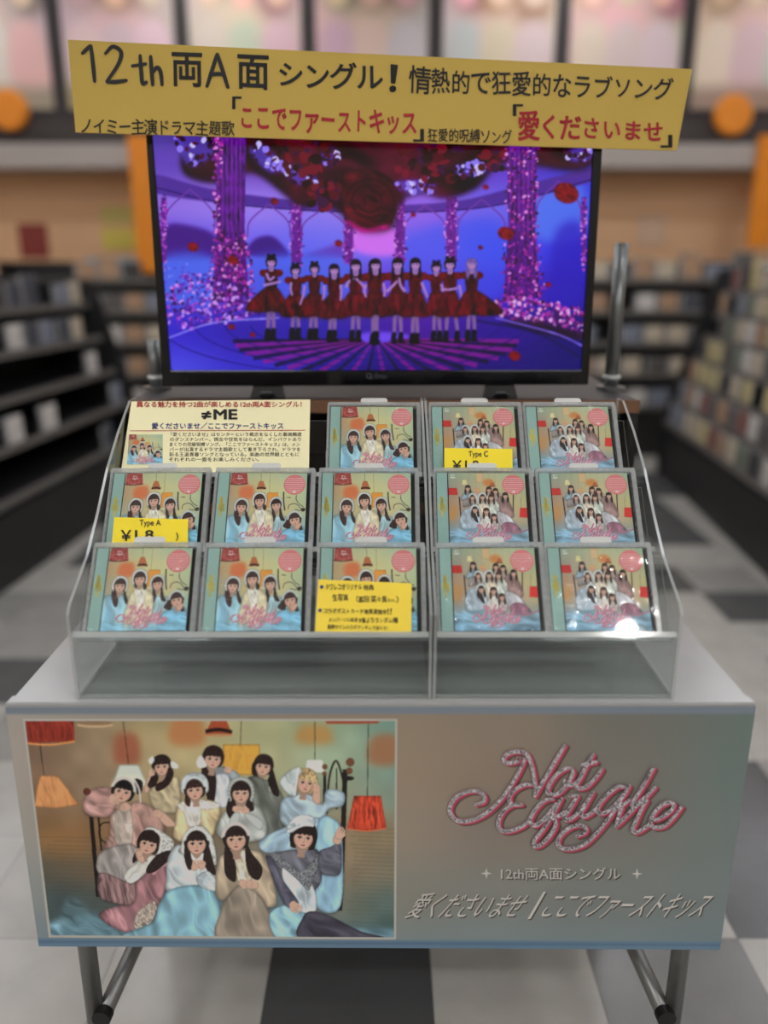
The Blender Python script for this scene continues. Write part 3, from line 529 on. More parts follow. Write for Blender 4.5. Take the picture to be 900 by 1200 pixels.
class MB:                                                   # collects solids for one mesh
    def __init__(s): s.V, s.F, s.I = [], [], []
    def add(s, V, F, i=0):
        k = len(s.V); s.V += [tuple(v) for v in V]; s.F += [[k+a for a in f] for f in F]; s.I += ([i]*len(F) if isinstance(i, int) else i)
    def box(s, lo, hi, i=0, bev=0.):
        bm = bmesh.new(); bmesh.ops.create_cube(bm, size=1)
        for v in bm.verts: v.co = Vector([lo[k]+(hi[k]-lo[k])*(v.co[k]+.5) for k in range(3)])
        if bev: bmesh.ops.bevel(bm, geom=bm.edges[:], offset=bev, segments=2, affect='EDGES')
        bm.verts.index_update(); s.add([v.co.copy() for v in bm.verts], [[v.index for v in f.verts] for f in bm.faces], i); bm.free()
    def plate(s, pts, off, cap=0, side=0):                  # outline in 3-D pushed along a vector
        n = len(pts); P = [Vector(p) for p in pts]; off = Vector(off)
        s.add(P+[p+off for p in P], [list(range(n))[::-1], [n+i for i in range(n)]]+[[i, (i+1) % n, n+(i+1) % n, n+i] for i in range(n)], [cap, cap]+[side]*n)
    def tube(s, pts, r, n=14, i=0, caps=True):
        P = [Vector(p) for p in pts]; R = r if isinstance(r, (list, tuple)) else [r]*len(P); V = []; 
        for k, p in enumerate(P):
            t = (P[min(k+1, len(P)-1)]-P[max(k-1, 0)]).normalized(); a = t.orthogonal().normalized() if k == 0 else (a-t*a.dot(t)).normalized(); b = t.cross(a)
            V += [p+(a*math.cos(2*math.pi*j/n)+b*math.sin(2*math.pi*j/n))*R[k] for j in range(n)]
        F = [[k*n+j, k*n+(j+1) % n, (k+1)*n+(j+1) % n, (k+1)*n+j] for k in range(len(P)-1) for j in range(n)]
        if caps: F += [list(range(n))[::-1], [(len(P)-1)*n+j for j in range(n)]]
        s.add(V, F, i)
    def build(s, name, ms, parent=None, smooth=False, **pr):
        return link(name, mesh(name, local([Vector(v) for v in s.V], parent), s.F, ms, s.I, smooth), parent, **pr)
def rounded(w, h, r, n=5):
    P = []
    for cx, cy, a in ((w/2-r, h/2-r, 0), (-w/2+r, h/2-r, 90), (-w/2+r, -h/2+r, 180), (w/2-r, -h/2+r, 270)):
        P += [(cx+r*math.cos(math.radians(a+90*k/n)), cy+r*math.sin(math.radians(a+90*k/n))) for k in range(n+1)]
    return P
def art_mesh(name, a, quad, m, gain=1.):                    # a printed picture: one vertex per dot of ink, spread over the quad TL TR BR BL
    h, w = a.shape[:2]; TL, TR, BR, BL = [np.array(q, float) for q in quad]
    s = np.linspace(0, 1, w)[None, :, None]; t = np.linspace(0, 1, h)[:, None, None]
    V = (TL*(1-s)+TR*s)*(1-t)+(BL*(1-s)+BR*s)*t; V = V.reshape(-1, 3)
    i = np.arange(h*w).reshape(h, w); F = np.stack([i[1:, :-1], i[1:, 1:], i[:-1, 1:], i[:-1, :-1]], -1).reshape(-1, 4)
    me = bpy.data.meshes.new(name); me.vertices.add(h*w); me.vertices.foreach_set('co', V.astype(np.float32).ravel())
    me.loops.add(F.size); me.loops.foreach_set('vertex_index', F.astype(np.int32).ravel()); me.polygons.add(len(F)); me.polygons.foreach_set('loop_start', np.arange(0, F.size, 4, dtype=np.int32))
    me.update(calc_edges=True); me.validate()
    c = np.where(a <= .04045, a/12.92, ((a+.055)/1.055)**2.4)*gain; at = me.color_attributes.new('print', 'FLOAT_COLOR', 'POINT')
    at.data.foreach_set('color', np.c_[np.clip(c, 0, 1).reshape(-1, 3), np.ones(h*w)].astype(np.float32).ravel()); me.materials.append(m); return me
GLY = {}
def glyphs(body, off=0.):                                   # flat outline of a run of text; off fattens the stroke
    k = (body, off)
    if k not in GLY:
        c = bpy.data.curves.new('t', 'FONT'); c.body = body; c.resolution_u = 4
        o = bpy.data.objects.new('t', c); SC.collection.objects.link(o); dg = bpy.context.evaluated_depsgraph_get(); dg.update()
        me = bpy.data.meshes.new_from_object(o.evaluated_get(dg)); V = np.array([v.co[:2] for v in me.vertices]).reshape(-1, 2); F = [list(p.vertices) for p in me.polygons]
        if off > 0:
            n = {}
            for f in F:
                for q in range(len(f)): e = tuple(sorted((f[q], f[(q+1) % len(f)]))); n[e] = n.get(e, 0)+1
            add = [V]; m = len(V)
            for (i, j), t in n.items():
                if t != 1: continue
                d = V[j]-V[i]; l = np.linalg.norm(d)
                if l < 1e-6: continue
                d = d/l*off; p = np.array([-d[1], d[0]]); h = d*.5
                add.append(np.array([V[i]-h-p, V[j]+h-p, V[j]+d, V[j]+h+p, V[i]-h+p, V[i]-d])); F.append([m, m+1, m+2, m+3, m+4, m+5]); m += 6
            V = np.vstack(add)
        bpy.data.objects.remove(o); bpy.data.curves.remove(c); bpy.data.meshes.remove(me); GLY[k] = (V, F)
    return GLY[k]
def text2d(body, off=0., hand=0., shear=0.):
    if not hand: V, F = glyphs(body, off); V = V.copy(); F = [f[:] for f in F]
    else:
        Vs, F, x, n = [], [], 0., 0
        for ch in body:
            if ch == ' ': x += .45; continue
            v, f = glyphs(ch, off); v = v.copy(); wide = ord(ch) > 0x2000
            if not wide: v[:, 0] -= v[:, 0].min()
            a = random.gauss(0, .05*hand); s = 1+random.gauss(0, .06*hand); ctr = v.mean(0)
            d = (v-ctr)*[s*random.uniform(.94, 1.06), s]; q = np.c_[d[:, 0]*math.cos(a)-d[:, 1]*math.sin(a), d[:, 0]*math.sin(a)+d[:, 1]*math.cos(a)]+ctr
            q[:, 0] += x; q[:, 1] += random.gauss(0, .02*hand); Vs.append(q); F += [[i+n for i in g] for g in f]; n += len(v)
            x += .98 if wide else (v[:, 0].max()+.1)
        V = np.vstack(Vs)
    V[:, 0] += V[:, 1]*shear; lo, hi = V.min(0), V.max(0); return (V-lo)/(hi-lo), F
def to_quad(V, quad):                                       # unit box -> TL TR BR BL in the frame's pixels
    TL, TR, BR, BL = [np.array(q, float) for q in quad]; s = V[:, :1]; t = 1-V[:, 1:]
    return (TL*(1-s)+TR*s)*(1-t)+(BL*(1-s)+BR*s)*t
def letter(name, runs, plane, m, parent, lift=.0006, **pr):  # runs: (text, quad or box, options)
    mb = MB()
    for body, q, kw in runs:
        if len(q) == 4 and not hasattr(q[0], '__len__'): q = [(q[0], q[1]), (q[2], q[1]), (q[2], q[3]), (q[0], q[3])]
        V, F = text2d(body, **kw); mb.add([plane.at(u, v, lift) for u, v in to_quad(V, q)], F)
    return mb.build(name, m, parent, **pr)
def ribbon(mb, pts, w, place, i=0):                          # a pen stroke of given width laid on a surface
    Q = spline(pts, False, 6); d = np.gradient(Q, axis=0); n = np.c_[-d[:, 1], d[:, 0]]; n /= np.linalg.norm(n, axis=1)[:, None]+1e-9
    k = np.linspace(0, 1, len(Q)); wd = w/2*(.7+.3*np.sqrt(np.sin(np.clip(k, .02, .98)*np.pi)))
    e = [(Q[0]-d[0]/(np.linalg.norm(d[0])+1e-9)*wd[0]*.8), (Q[-1]+d[-1]/(np.linalg.norm(d[-1])+1e-9)*wd[-1]*.8)]
    L = Q+n*wd[:, None]; R = Q-n*wd[:, None]; m = len(Q)
    mb.add([place(*p) for p in L]+[place(*p) for p in R]+[place(*p) for p in e], [[j, j+1, m+j+1, m+j] for j in range(m-1)]+[[0, m, 2*m], [m-1, 2*m+1, 2*m-1]], i)
    for p in Q[::8]: pass
def copy_tree(o, parent=None):
    c = o.copy(); SC.collection.objects.link(c)
    if parent: c.parent = parent
    for ch in list(o.children): copy_tree(ch, c)
    return c
black = mat('black ink', (22, 20, 20), .6); red = mat('red ink', (190, 34, 48), .55)
# ---------------------------------------------------------------- room
TS, TX, TY = .2915, -.207, 1.245
def floor_mat():
    m = bpy.data.materials.new('vinyl floor tiles'); m.use_nodes = True; nt = m.node_tree; b = nt.nodes['Principled BSDF']; L = nt.links.new
    a = nt.nodes.new('ShaderNodeAttribute'); a.attribute_name = 'print'
    tc = nt.nodes.new('ShaderNodeTexCoord'); n = nt.nodes.new('ShaderNodeTexNoise'); n.inputs['Scale'].default_value = 9; n.inputs['Detail'].default_value = 7
    r = nt.nodes.new('ShaderNodeValToRGB'); r.color_ramp.elements[0].color = (.72, .72, .72, 1); r.color_ramp.elements[1].color = (1.1, 1.1, 1.1, 1)
    x = nt.nodes.new('ShaderNodeMix'); x.data_type = 'RGBA'; x.blend_type = 'MULTIPLY'; x.inputs['Factor'].default_value = 1
    L(tc.outputs['Object'], n.inputs['Vector']); L(n.outputs['Fac'], r.inputs[0]); L(a.outputs['Color'], x.inputs['A']); L(r.outputs[0], x.inputs['B']); L(x.outputs['Result'], b.inputs['Base Color'])
    n2 = nt.nodes.new('ShaderNodeTexNoise'); n2.inputs['Scale'].default_value = 70; bp = nt.nodes.new('ShaderNodeBump'); bp.inputs['Strength'].default_value = .12; bp.inputs['Distance'].default_value = .002
    L(tc.outputs['Object'], n2.inputs['Vector']); L(n2.outputs['Fac'], bp.inputs['Height']); L(bp.outputs['Normal'], b.inputs['Normal'])
    b.inputs['Roughness'].default_value = .22; b.inputs['Specular IOR Level'].default_value = .6; return m
def build_floor():
    V, F, C = [], [], []; R = random.Random(3)
    dark = {(0, -1), (3, 0), (3, 1), (-4, -1)}; mid = {(2, -1), (1, 0), (-3, -1)}; light = {(-2, -1), (-1, -1), (1, -1), (3, 2), (2, 0), (2, 1), (-4, 0), (-3, 0), (-4, 1)}
    for i in range(-16, 18):
        for j in range(-15, 19):
            x, y = TX+i*TS, TY+j*TS; k = len(V); V += [(x+.0006, y+.0006, 0), (x+TS-.0006, y+.0006, 0), (x+TS-.0006, y+TS-.0006, 0), (x+.0006, y+TS-.0006, 0)]; F.append([k, k+1, k+2, k+3])
            c = (86, 86, 86) if (i, j) in dark else (132, 130, 128) if (i, j) in mid else (192, 188, 180) if (i, j) in light else R.choice([(186, 182, 174), (186, 182, 174), (160, 157, 152), (96, 96, 95), (186, 182, 174)])
            C += [(*lin(c), 1)]*4
    k = len(V); V += [(-5, -3.6, -.002), (5.2, -3.6, -.002), (5.2, 7, -.002), (-5, 7, -.002)]; F.append([k, k+1, k+2, k+3]); C += [(*lin((110, 108, 104)), 1)]*4
    me = mesh('floor', V, F, floor_mat()); at = me.color_attributes.new('print', 'FLOAT_COLOR', 'POINT'); at.data.foreach_set('color', np.array(C, np.float32).ravel())
    link('floor', me, kind='structure')
build_floor()
YB, ZC = 6.2, 3.3
def struct(name, lo, hi, m): mb = MB(); mb.box(lo, hi); return mb.build(name, m, kind='structure')
struct('ceiling', (-4.6, -3.4, ZC), (4.7, YB+.2, ZC+.1), mat('ceiling board', (205, 200, 192), .9, noise=.05))
peach = mat('peach wall paint', (240, 192, 148), .8, noise=.06, scale=2)
struct('wall_back', (-4.6, YB, 0), (4.7, YB+.2, ZC), peach)
struct('wall_left', (-4.7, -3.4, 0), (-4.6, YB, ZC), mat('warm wall paint', (200, 176, 148), .85, noise=.06, scale=2)); struct('wall_right', (4.6, -3.4, 0), (4.7, YB, ZC), MATS['warm wall paint'])
struct('wall_rear', (-4.6, -3.5, 0), (4.7, -3.4, ZC), mat('rear wall paint', (205, 198, 190), .9, noise=.1, scale=2))
zat = lambda v, y: Plane((0, y, 0), (0, 1, 0)).at(450, v).z
xat = lambda u, v, y: Plane((0, y, 0), (0, 1, 0)).at(u, v).x
struct('trim_1', (-4.6, YB-.35, zat(196, YB-.35)), (4.6, YB, zat(168, YB-.35)), mat('pale soffit edge', (176, 166, 158), .6, noise=.05, scale=3))
struct('trim_2', (-4.6, YB-.3, zat(167, YB-.3)), (4.6, YB, ZC), mat('dark soffit', (62, 54, 52), .7, noise=.2, scale=3))
lm = mat('lamp diffuser', (246, 249, 255), .5, emit=LAMP); lh = mat('lamp housing', (225, 225, 222), .5)
for j, y in enumerate((-2.9, -2.25, -1.6, .75, 1.9, 3.1, 4.4, 5.5)):
    for i, x in enumerate((-3.0, -1.1, 1.1, 3.0)):
        if j == 0 and i == 0:
            e = empty('ceiling_light', (x, y, ZC), category='ceiling light', label='white fluorescent panel lamp set into the shop ceiling', group='ceiling lamps')
            mb = MB(); mb.box((x-.62, y-.14, ZC-.05), (x+.62, y+.14, ZC), bev=.008); mb.build('housing', lh, e)
            mb = MB(); mb.box((x-.59, y-.115, ZC-.058), (x+.59, y+.115, ZC-.0505)); mb.build('diffuser', lm, e); first_lamp = e
        else: copy_tree(first_lamp).location = (x, y, ZC)
# ---------------------------------------------------------------- display wagon
YF = .894
PF = Plane((0, YF, 0), (0, -1, 0)); ZT = EYE-.507
alu = mat('brushed silver metal', (178, 178, 176), .32, metal=.75, noise=.06, scale=8, stretch=(1, 30, 30))
tube_m = mat('grey painted steel tube', (128, 128, 126), .35, metal=.5, noise=.05, scale=20)
wagon = empty('display_wagon', (0, 1.1, 0), category='display table', label='low silver display wagon on tube legs with a printed picture sheet across its front')
mb = MB(); xl, xr = PF.at(6, 828).x, PF.at(886, 828).x
mb.box((xl, YF+.004, ZT-.022), (xr, 1.345, ZT), bev=.004); mb.box((xl, YF+.001, ZT-.006), (xr, YF+.02, ZT+.0015), bev=.0015)
mb.build('tabletop', mat('satin grey tabletop', (176, 176, 174), .2, metal=.0, spec=.7, noise=.04, scale=6), wagon)
c4 = [(6, 829), (886, 828), (843.5, 1113), (45.5, 1109)]; P4 = [PF.at(*p) for p in c4]
mb = MB(); mb.plate([p+Vector((0, .0012, 0)) for p in P4], (0, .005, 0)); panel_back = mb.build('front_board', mat('board', (150, 152, 150), .6), wagon)
def art_panel():
    c = Canvas(300, 96, 1); c.view([(0,829),(900,828),(900,1112),(0,1112)])
    c.grad([[(156,146,132),(150,136,116),(146,128,104),(144,122,94),(134,116,94),(112,112,100),(98,118,110)],[(164,150,134),(156,140,118),(150,130,104),(150,124,94),(140,118,96),(118,114,102),(98,118,112)],
            [(156,150,138),(150,142,124),(146,132,112),(146,128,104),(136,120,104),(118,116,106),(104,120,114)],[(138,146,142),(136,142,136),(134,136,124),(130,128,112),(124,126,116),(116,124,118),(108,124,122)],[(112,136,146),(114,136,144),(116,136,138),(116,134,132),(112,132,132),(108,130,132),(100,124,130)]])
    m = c.a.mean(2, keepdims=True); c.a = m+(c.a-m)*.62; c.noise(40,.03); c.poly([(0,829),(900,829),(900,837),(0,837)],(112,122,132),sm=False); c.poly([(0,1101),(900,1101),(900,1114),(0,1114)],(92,118,138),sm=False); c.poly([(0,1102),(900,1102),(900,1105),(0,1105)],(78,104,128),sm=False)
    return c.done()
PG = 1.55                                                     # print density of the front sheet
sheet_m = printed('satin printed sheet', .34, .45, .06)
pa = art_mesh('front_panel', art_panel(), local(P4, wagon), sheet_m, PG); fp = link('front_panel', pa, wagon, label='printed front sheet fading from tan to grey green')
gq = [(29.3, 845), (463, 845), (461.6, 1098.5), (59.7, 1096)]
def border(name, q, g, m, parent, lift=.0004):               # thin pale glow-edge printed round the picture
    mb = MB(); o = [(q[0][0]-g, q[0][1]-g), (q[1][0]+g, q[1][1]-g), (q[2][0]+g, q[2][1]+g), (q[3][0]-g, q[3][1]+g)]
    for k in range(4):
        a, b = k, (k+1) % 4; mb.add([PF.at(*o[a], lift), PF.at(*o[b], lift), PF.at(*q[b], lift), PF.at(*q[a], lift)], [[0, 1, 2, 3]])
    return mb.build(name, m, parent)
fp_l = Vector(fp.parent.location)
def sub(o):                                                  # sub-parts of the sheet hang under it
    return o
class Under:                                                 # parent proxy with the wagon's origin
    pass
def under(o, parent): o.parent = parent; return o
under(border('picture_border', gq, 2.6, mat('pale print', (206, 204, 194), .4), None), fp).location = -wagon.location
gp = link('group_photo', art_mesh('group_photo', art_group(), [p-wagon.location for p in [PF.at(*q, .0006) for q in gq]], sheet_m, 1.4), fp, label='printed group picture of eleven people in bonnets around an iron bed')
lz = lambda a, b, lift: PF.at(510+a/2.8125, 850+b/2.8125, lift)
def glitter():
    m = bpy.data.materials.new('silver glitter print'); m.use_nodes = True; nt = m.node_tree; b = nt.nodes['Principled BSDF']; tc = nt.nodes.new('ShaderNodeTexCoord')
    v = nt.nodes.new('ShaderNodeTexVoronoi'); v.inputs['Scale'].default_value = 650; r = nt.nodes.new('ShaderNodeValToRGB'); r.color_ramp.elements[0].color = (.03, .025, .03, 1); r.color_ramp.elements[1].color = (.85, .8, .82, 1); r.color_ramp.elements[0].position = .2; r.color_ramp.elements[1].position = .75
    nt.links.new(tc.outputs['Object'], v.inputs['Vector']); nt.links.new(v.outputs['Color'], r.inputs[0]); nt.links.new(r.outputs[0], b.inputs['Base Color']); b.inputs['Roughness'].default_value = .4; return m
glit = glitter()
for nm, m, dx, dy, w, lift in (('title_logo_shadow', mat('soft brown print', (104, 88, 78), .4), 12, 7, 16, .0005), ('title_logo_edge', mat('rose print', (214, 74, 104), .35), 7, 3.5, 15, .0016), ('title_logo_rim', mat('pale lilac print', (206, 176, 190), .35), 1, 0, 14, .0027), ('title_logo', glit, 0, 0, 9.5, .0038)):
    mb = MB()
    for n_, st in enumerate(LOGO): ribbon(mb, [(a+dx, b+dy) for a, b in st], w, lambda a, b: lz(a, b, lift+n_*.00004))
    under(mb.build(nm, m), fp).location = -wagon.location
silver = mat('silver print', (228, 224, 216), .35); dshade = mat('dark print shadow', (78, 70, 60), .5)
def star(mb, u, v, r, lift):
    P = [(u+(r if k % 2 == 0 else r*.28)*math.sin(k*math.pi/4), v-(r if k % 2 == 0 else r*.28)*math.cos(k*math.pi/4)) for k in range(8)]
    mb.add([PF.at(u, v, lift)]+[PF.at(*p, lift) for p in P], [[0, 1+k, 1+(k+1) % 8] for k in range(8)])
for nm, m, d, lift in (('lettering_shadow', dshade, 1.3, .0004), ('lettering', silver, 0, .0008)):
    it = dict(off=.006, shear=.0); sl = dict(off=.0, shear=.45)
    o = letter(nm, [('12th両A面シングル', (587+d, 1016.5+d, 727+d, 1031+d), it), ('愛くださいませ', [(488+d, 1046+d), (622+d, 1047+d), (608+d, 1076+d), (474+d, 1076+d)], sl), ('/', [(628+d, 1045+d), (640+d, 1045+d), (632+d, 1077+d), (618+d, 1077+d)], dict(off=-.01)),
        ('ここでファーストキッス', [(648+d, 1047+d), (838+d, 1047+d), (822+d, 1076+d), (632+d, 1076+d)], sl)], PF, m, None, lift)
    under(o, fp).location = -wagon.location
mb = MB(); star(mb, 570, 1023.5, 6.5, .0008); star(mb, 746.5, 1024, 6.5, .0008); under(mb.build('star_print', silver), fp).location = -wagon.location
blackr = mat('black rubber', (24, 24, 25), .5)
for sx in (-1, 1):
    for y in (.925, 1.315):
        mb = MB(); mb.tube([(sx*.418, y, .115), (sx*.418, y, ZT-.023)], .0125, 18); lg = mb.build('leg', tube_m, wagon, True)
        mb = MB(); mb.tube([(sx*.418-.012, y, .038), (sx*.418+.012, y, .038)], .0375, 22); mb.tube([(sx*.418, y, .082), (sx*.418, y, .114)], .011, 12); mb.box((sx*.418-.018, y-.014, .05), (sx*.418-.0145, y+.014, .083)); mb.box((sx*.418+.0145, y-.014, .05), (sx*.418+.018, y+.014, .083)); mb.box((sx*.418-.018, y-.014, .08), (sx*.418+.018, y+.014, .0845))
        w_ = mb.build('caster', blackr, None); under(w_, lg).location = -wagon.location
    mb = MB(); mb.tube([(sx*.402, .912, .185), (sx*.375, 1.30, .185)], .012, 18); rl = mb.build('side_rail', tube_m, wagon, True)
    mb = MB(); mb.tube([(sx*.4025, .905, .185), (sx*.4015, .919, .185)], .0135, 18); under(mb.build('end_cap', blackr), rl).location = -wagon.location
mb = MB(); mb.tube([(-.375, 1.30, .185), (.375, 1.30, .185)], .012, 18); mb.build('rear_rail', tube_m, wagon, True)
# ---------------------------------------------------------------- clear acrylic racks
TILT = math.radians(38); UP = Vector((0, math.sin(TILT), math.cos(TILT))); FR = Vector((0, -math.cos(TILT), math.sin(TILT)))
ROWC = [(.9526, .3774), (1.0573, .3035), (1.1676, .2288)]
CW, CH, CT = .1375, .121, .0105
ROOT = [Vector((0, y, EYE-d+.001))-UP*(CH/2)-FR*CT for y, d in ROWC]
ROWP = [Plane(r+FR*(CT+.003), FR) for r in ROOT]
acr = clear('clear acrylic', (.95, .965, .96), 1.49, .015); acre = mat('acrylic edge', (196, 200, 196), .12, spec=.8, trans=.45)
def acrylic(x0, x1, label):
    e = empty('acrylic_rack', (x0, .906, ZT), category='display rack', label=label); g = .0035
    prof = [(.9035, 0), (.9035, .112), (.912, .122), (.985, .160), (1.035, .200), (1.09, .250), (1.15, .290), (1.215, .325), (1.245, .325), (1.245, 0)]
    for x in (x0, x1-g):
        mb = MB(); mb.plate([(x, y, ZT+.0026+z) for y, z in prof], (g, 0, 0), 0, 1); mb.build('side_panel', [acr, acre], e)
    a, b = x0+g+.0004, x1-g-.0004
    zl = (ROOT[0]+FR*.02).z-.004
    mb = MB(); mb.plate([(a, .9045, ZT+.0028), (b, .9045, ZT+.0028), (b, .9045, zl), (a, .9045, zl)], (0, g, 0), 0, 1); mb.build('front_panel', [acr, acre], e)
    mb = MB(); mb.plate([(a, .9085, ZT+.0028), (b, .9085, ZT+.0028), (b, 1.238, ZT+.0028), (a, 1.238, ZT+.0028)], (0, 0, .003), 0, 1); mb.build('base_panel', [acr, acre], e)
    for r in ROOT:
        p = r-FR*.0008-UP*.001; mb = MB()
        mb.plate([Vector((a, 0, 0))+p-UP*.004, Vector((b, 0, 0))+p-UP*.004, Vector((b, 0, 0))+p+UP*.098, Vector((a, 0, 0))+p+UP*.098], -FR*.003, 0, 1)
        q = p-UP*.0005; mb.plate([Vector((a, 0, 0))+q, Vector((b, 0, 0))+q, Vector((b, 0, 0))+q+FR*.021, Vector((a, 0, 0))+q+FR*.021], -UP*.003, 0, 1)
        mb.plate([Vector((a, 0, 0))+q+FR*.0185, Vector((b, 0, 0))+q+FR*.0185, Vector((b, 0, 0))+q+FR*.0185+UP*.004, Vector((a, 0, 0))+q+FR*.0185+UP*.004], FR*.0025, 1, 1)
        mb.build('tier', [acr, acre], e)
    for r0, r1 in ((ROOT[0], ROOT[1]), (ROOT[1], ROOT[2])):
        mb = MB(); y = r1.y+.022; mb.plate([(a, y, ZT+.005), (b, y, ZT+.005), (b, y, r1.z-.03), (a, y, r1.z-.03)], (0, .003, 0), 0, 1); mb.build('riser', [acr, acre], e)
    return e
acrylic(-.3835, .0585, 'wide clear acrylic stepped rack on the left of the wagon, holding four people CDs')
acrylic(.0605, .361, 'narrower clear acrylic stepped rack on the right of the wagon, holding whole group CDs')
# ---------------------------------------------------------------- discs in clear cases
case_m = clear('clear case plastic', (.97, .975, .975), 1.5, .03); frame_m = mat('case rim', (204, 208, 206), .14, spec=.9, trans=.55, noise=.3, scale=180)
wrap_m = clear('shrink wrap', (.99, .99, .99), 1.36, .045, bump=.8, scale=22, stretch=(2.2, 1, .7), gain=.8); tray_m = mat('dark tray', (34, 36, 38), .4); cover_m = printed('glossy cover print', .4, .3, .0)
obi_m = mat('teal paper strip', (150, 188, 178), .5, noise=.18, scale=25); gold = mat('yellow print', (206, 196, 96), .5); pink = mat('pink sticker', (226, 128, 128), .5); white_ink = mat('white ink', (240, 214, 212), .5); tab_m = mat('frosted tab', (214, 214, 208), .35, trans=.12)
def Q(x0, z0, x1, z1, y): return [(x0, y, z1), (x1, y, z1), (x1, y, z0), (x0, y, z0)]
def flat(name, x0, z0, x1, z1, y, m, parent): return link(name, mesh(name, [(x0, y, z0), (x1, y, z0), (x1, y, z1), (x0, y, z1)], [[0, 1, 2, 3]], m), parent)
def make_case(art, loc):
    e = empty('cd_case', loc); e.location = (0, 0, 0); h = CW/2
    mb = MB(); mb.plate([(-h, -CT, 0), (h, -CT, 0), (h, -CT, CH), (-h, -CT, CH)], (0, CT, 0)); mb.build('case', case_m, e)
    mb = MB(); f0, f1 = -CT-.0012, -.0004
    mb.box((-h-.0002, f0, CH-.0066), (h+.0002, f1, CH+.0004), bev=.0012); mb.box((-h, f0, -.0003), (h, f1, .0042), bev=.001); mb.box((-h-.0004, f0, .003), (-h+.0034, f1, CH-.004), bev=.001); mb.box((h-.0058, f0, .003), (h+.0004, f1, CH-.004), bev=.001)
    mb.build('case_rim', frame_m, e)
    flat('tray', -h+.003, .003, h-.003, CH-.004, -.0015, tray_m, e)
    x0, x1, z0, z1 = -h+.0205, h-.0112, .0058, CH-.0072
    link('cover', art_mesh('cover', art, Q(x0, z0, x1, z1, -CT+.0014), cover_m, 1.2), e)
    ob = flat('paper_strip', -h+.0045, .0056, -h+.0192, CH-.0070, -CT+.0016, obi_m, e)
    mb = MB()
    for st in LOGO: ribbon(mb, st, 40, lambda a, b: (-h+.0185-(b/422)*.012, -CT+.0012, .048+(a/900)*.034))
    mb.build('strip_lettering', gold, ob)
    cx, cz, r = -h+CW*.797, CH*(1-.205), .0150; n = 36
    st = link('sticker', mesh('sticker', [(cx, -CT+.0008, cz)]+[(cx+r*math.cos(2*math.pi*k/n), -CT+.0008, cz+r*math.sin(2*math.pi*k/n)) for k in range(n)], [[0, 1+k, 1+(k+1) % n] for k in range(n)], pink), e, label='round pink sticker')
    mb = MB(); R = random.Random(2)
    for k in range(-4, 4):
        z = cz+k*.0029; w = math.sqrt(max(0, r*r*.8-(k*.0029)**2)); x = cx-w
        while x < cx+w: l = min(R.uniform(.0012, .003), cx+w-x); mb.add([(x, -CT+.0004, z), (x+l, -CT+.0004, z), (x+l, -CT+.0004, z+.0008), (x, -CT+.0004, z+.0008)], [[0, 1, 2, 3]]); x += l+.0006
    mb.add([(cx-.002, -CT+.0003, cz-.0125), (cx+.002, -CT+.0003, cz-.0125), (cx+.002, -CT+.0003, cz-.0095), (cx-.002, -CT+.0003, cz-.0095)], [[0, 1, 2, 3]])
    mb.build('sticker_print', white_ink, st)
    # wrinkled film
    nx, nz = 40, 36; R2 = np.random.RandomState(4); gx, gz = np.meshgrid(np.linspace(-h+.001, h-.001, nx), np.linspace(.001, CH-.001, nz))
    dy = .0011*vnoise(gx*90+gz*60, gz*40-gx*70, 5)*(.3+1.4*vnoise(gx*30, gz*30, 8)); V = np.stack([gx, -CT-.0016-dy, gz], -1).reshape(-1, 3); i = np.arange(nx*nz).reshape(nz, nx)
    link('shrink_wrap', mesh('shrink_wrap', V.tolist(), np.stack([i[:-1, :-1], i[:-1, 1:], i[1:, 1:], i[1:, :-1]], -1).reshape(-1, 4).tolist(), wrap_m, None, True), e)
    mb = MB(); mb.plate([(x, -.0058, CH+.0042+z) for x, z in rounded(.040, .011, .0042)], (0, .0022, 0)); mb.build('security_tab', tab_m, e)
    return e
def place(e, row, x, roll=0., yaw=0.):
    e.location = ROOT[row]+Vector((x, 0, 0))+UP*.0004; e.rotation_euler = Matrix((Vector((1, 0, 0)), -FR, UP)).transposed().to_euler(); e.rotation_euler.y += roll
A = make_case(art_cover_a(), (0, 0, 0)); Cc = make_case(art_cover_c(), (0, 0, 0)); usedA = usedC = False
xs = [-.3045, -.1615, -.0175, .1345, .2745]
xat_row = lambda u, v, r: ROWP[r].at(u, v).x
spots_ = [(0, 0, xat_row(167, 690, 0), 'A', 'CD with four bonneted people on its cover, far left of the front row, wholly uncovered'),
 (0, 1, xat_row(300, 690, 0), 'A', 'CD with four bonneted people, second from the left in the front row'),
 (0, 2, xat_row(434.5, 690, 0), 'A', 'CD in the front row whose lower half is hidden behind the yellow handwritten note'),
 (0, 3, xat_row(577, 690, 0), 'C', 'CD with the whole group on its cover, front row, just right of the handwritten note'),
 (0, 4, xat_row(706, 690, 0), 'C', 'CD with the whole group and lamp glare, right end of the front row'),
 (1, 0, xat_row(184, 592, 1), 'A', 'CD in the middle row with the yellow Type A price card across its front'),
 (1, 1, xat_row(308, 594, 1), 'A', 'CD with four bonneted people, middle row, right of the Type A price card'),
 (1, 2, xat_row(432, 590, 1), 'A', 'CD with four bonneted people, middle row, above the CD with the handwritten note'),
 (1, 3, xat_row(568, 595, 1), 'C', 'CD with the whole group, middle row, directly below the Type C price card'),
 (1, 4, xat_row(691, 595, 1), 'C', 'CD with the whole group, right end of the middle row'),
 (2, 2, xat_row(438, 508, 2), 'A', 'CD with four bonneted people, top row, beside the cream information card'),
 (2, 3, xat_row(554, 512, 2)+.006, 'C', 'CD in the top row with the yellow Type C price card across its front'),
 (2, 4, xat_row(671, 510, 2), 'C', 'CD with the whole group, right end of the top row')]
firstA, firstC = A, Cc
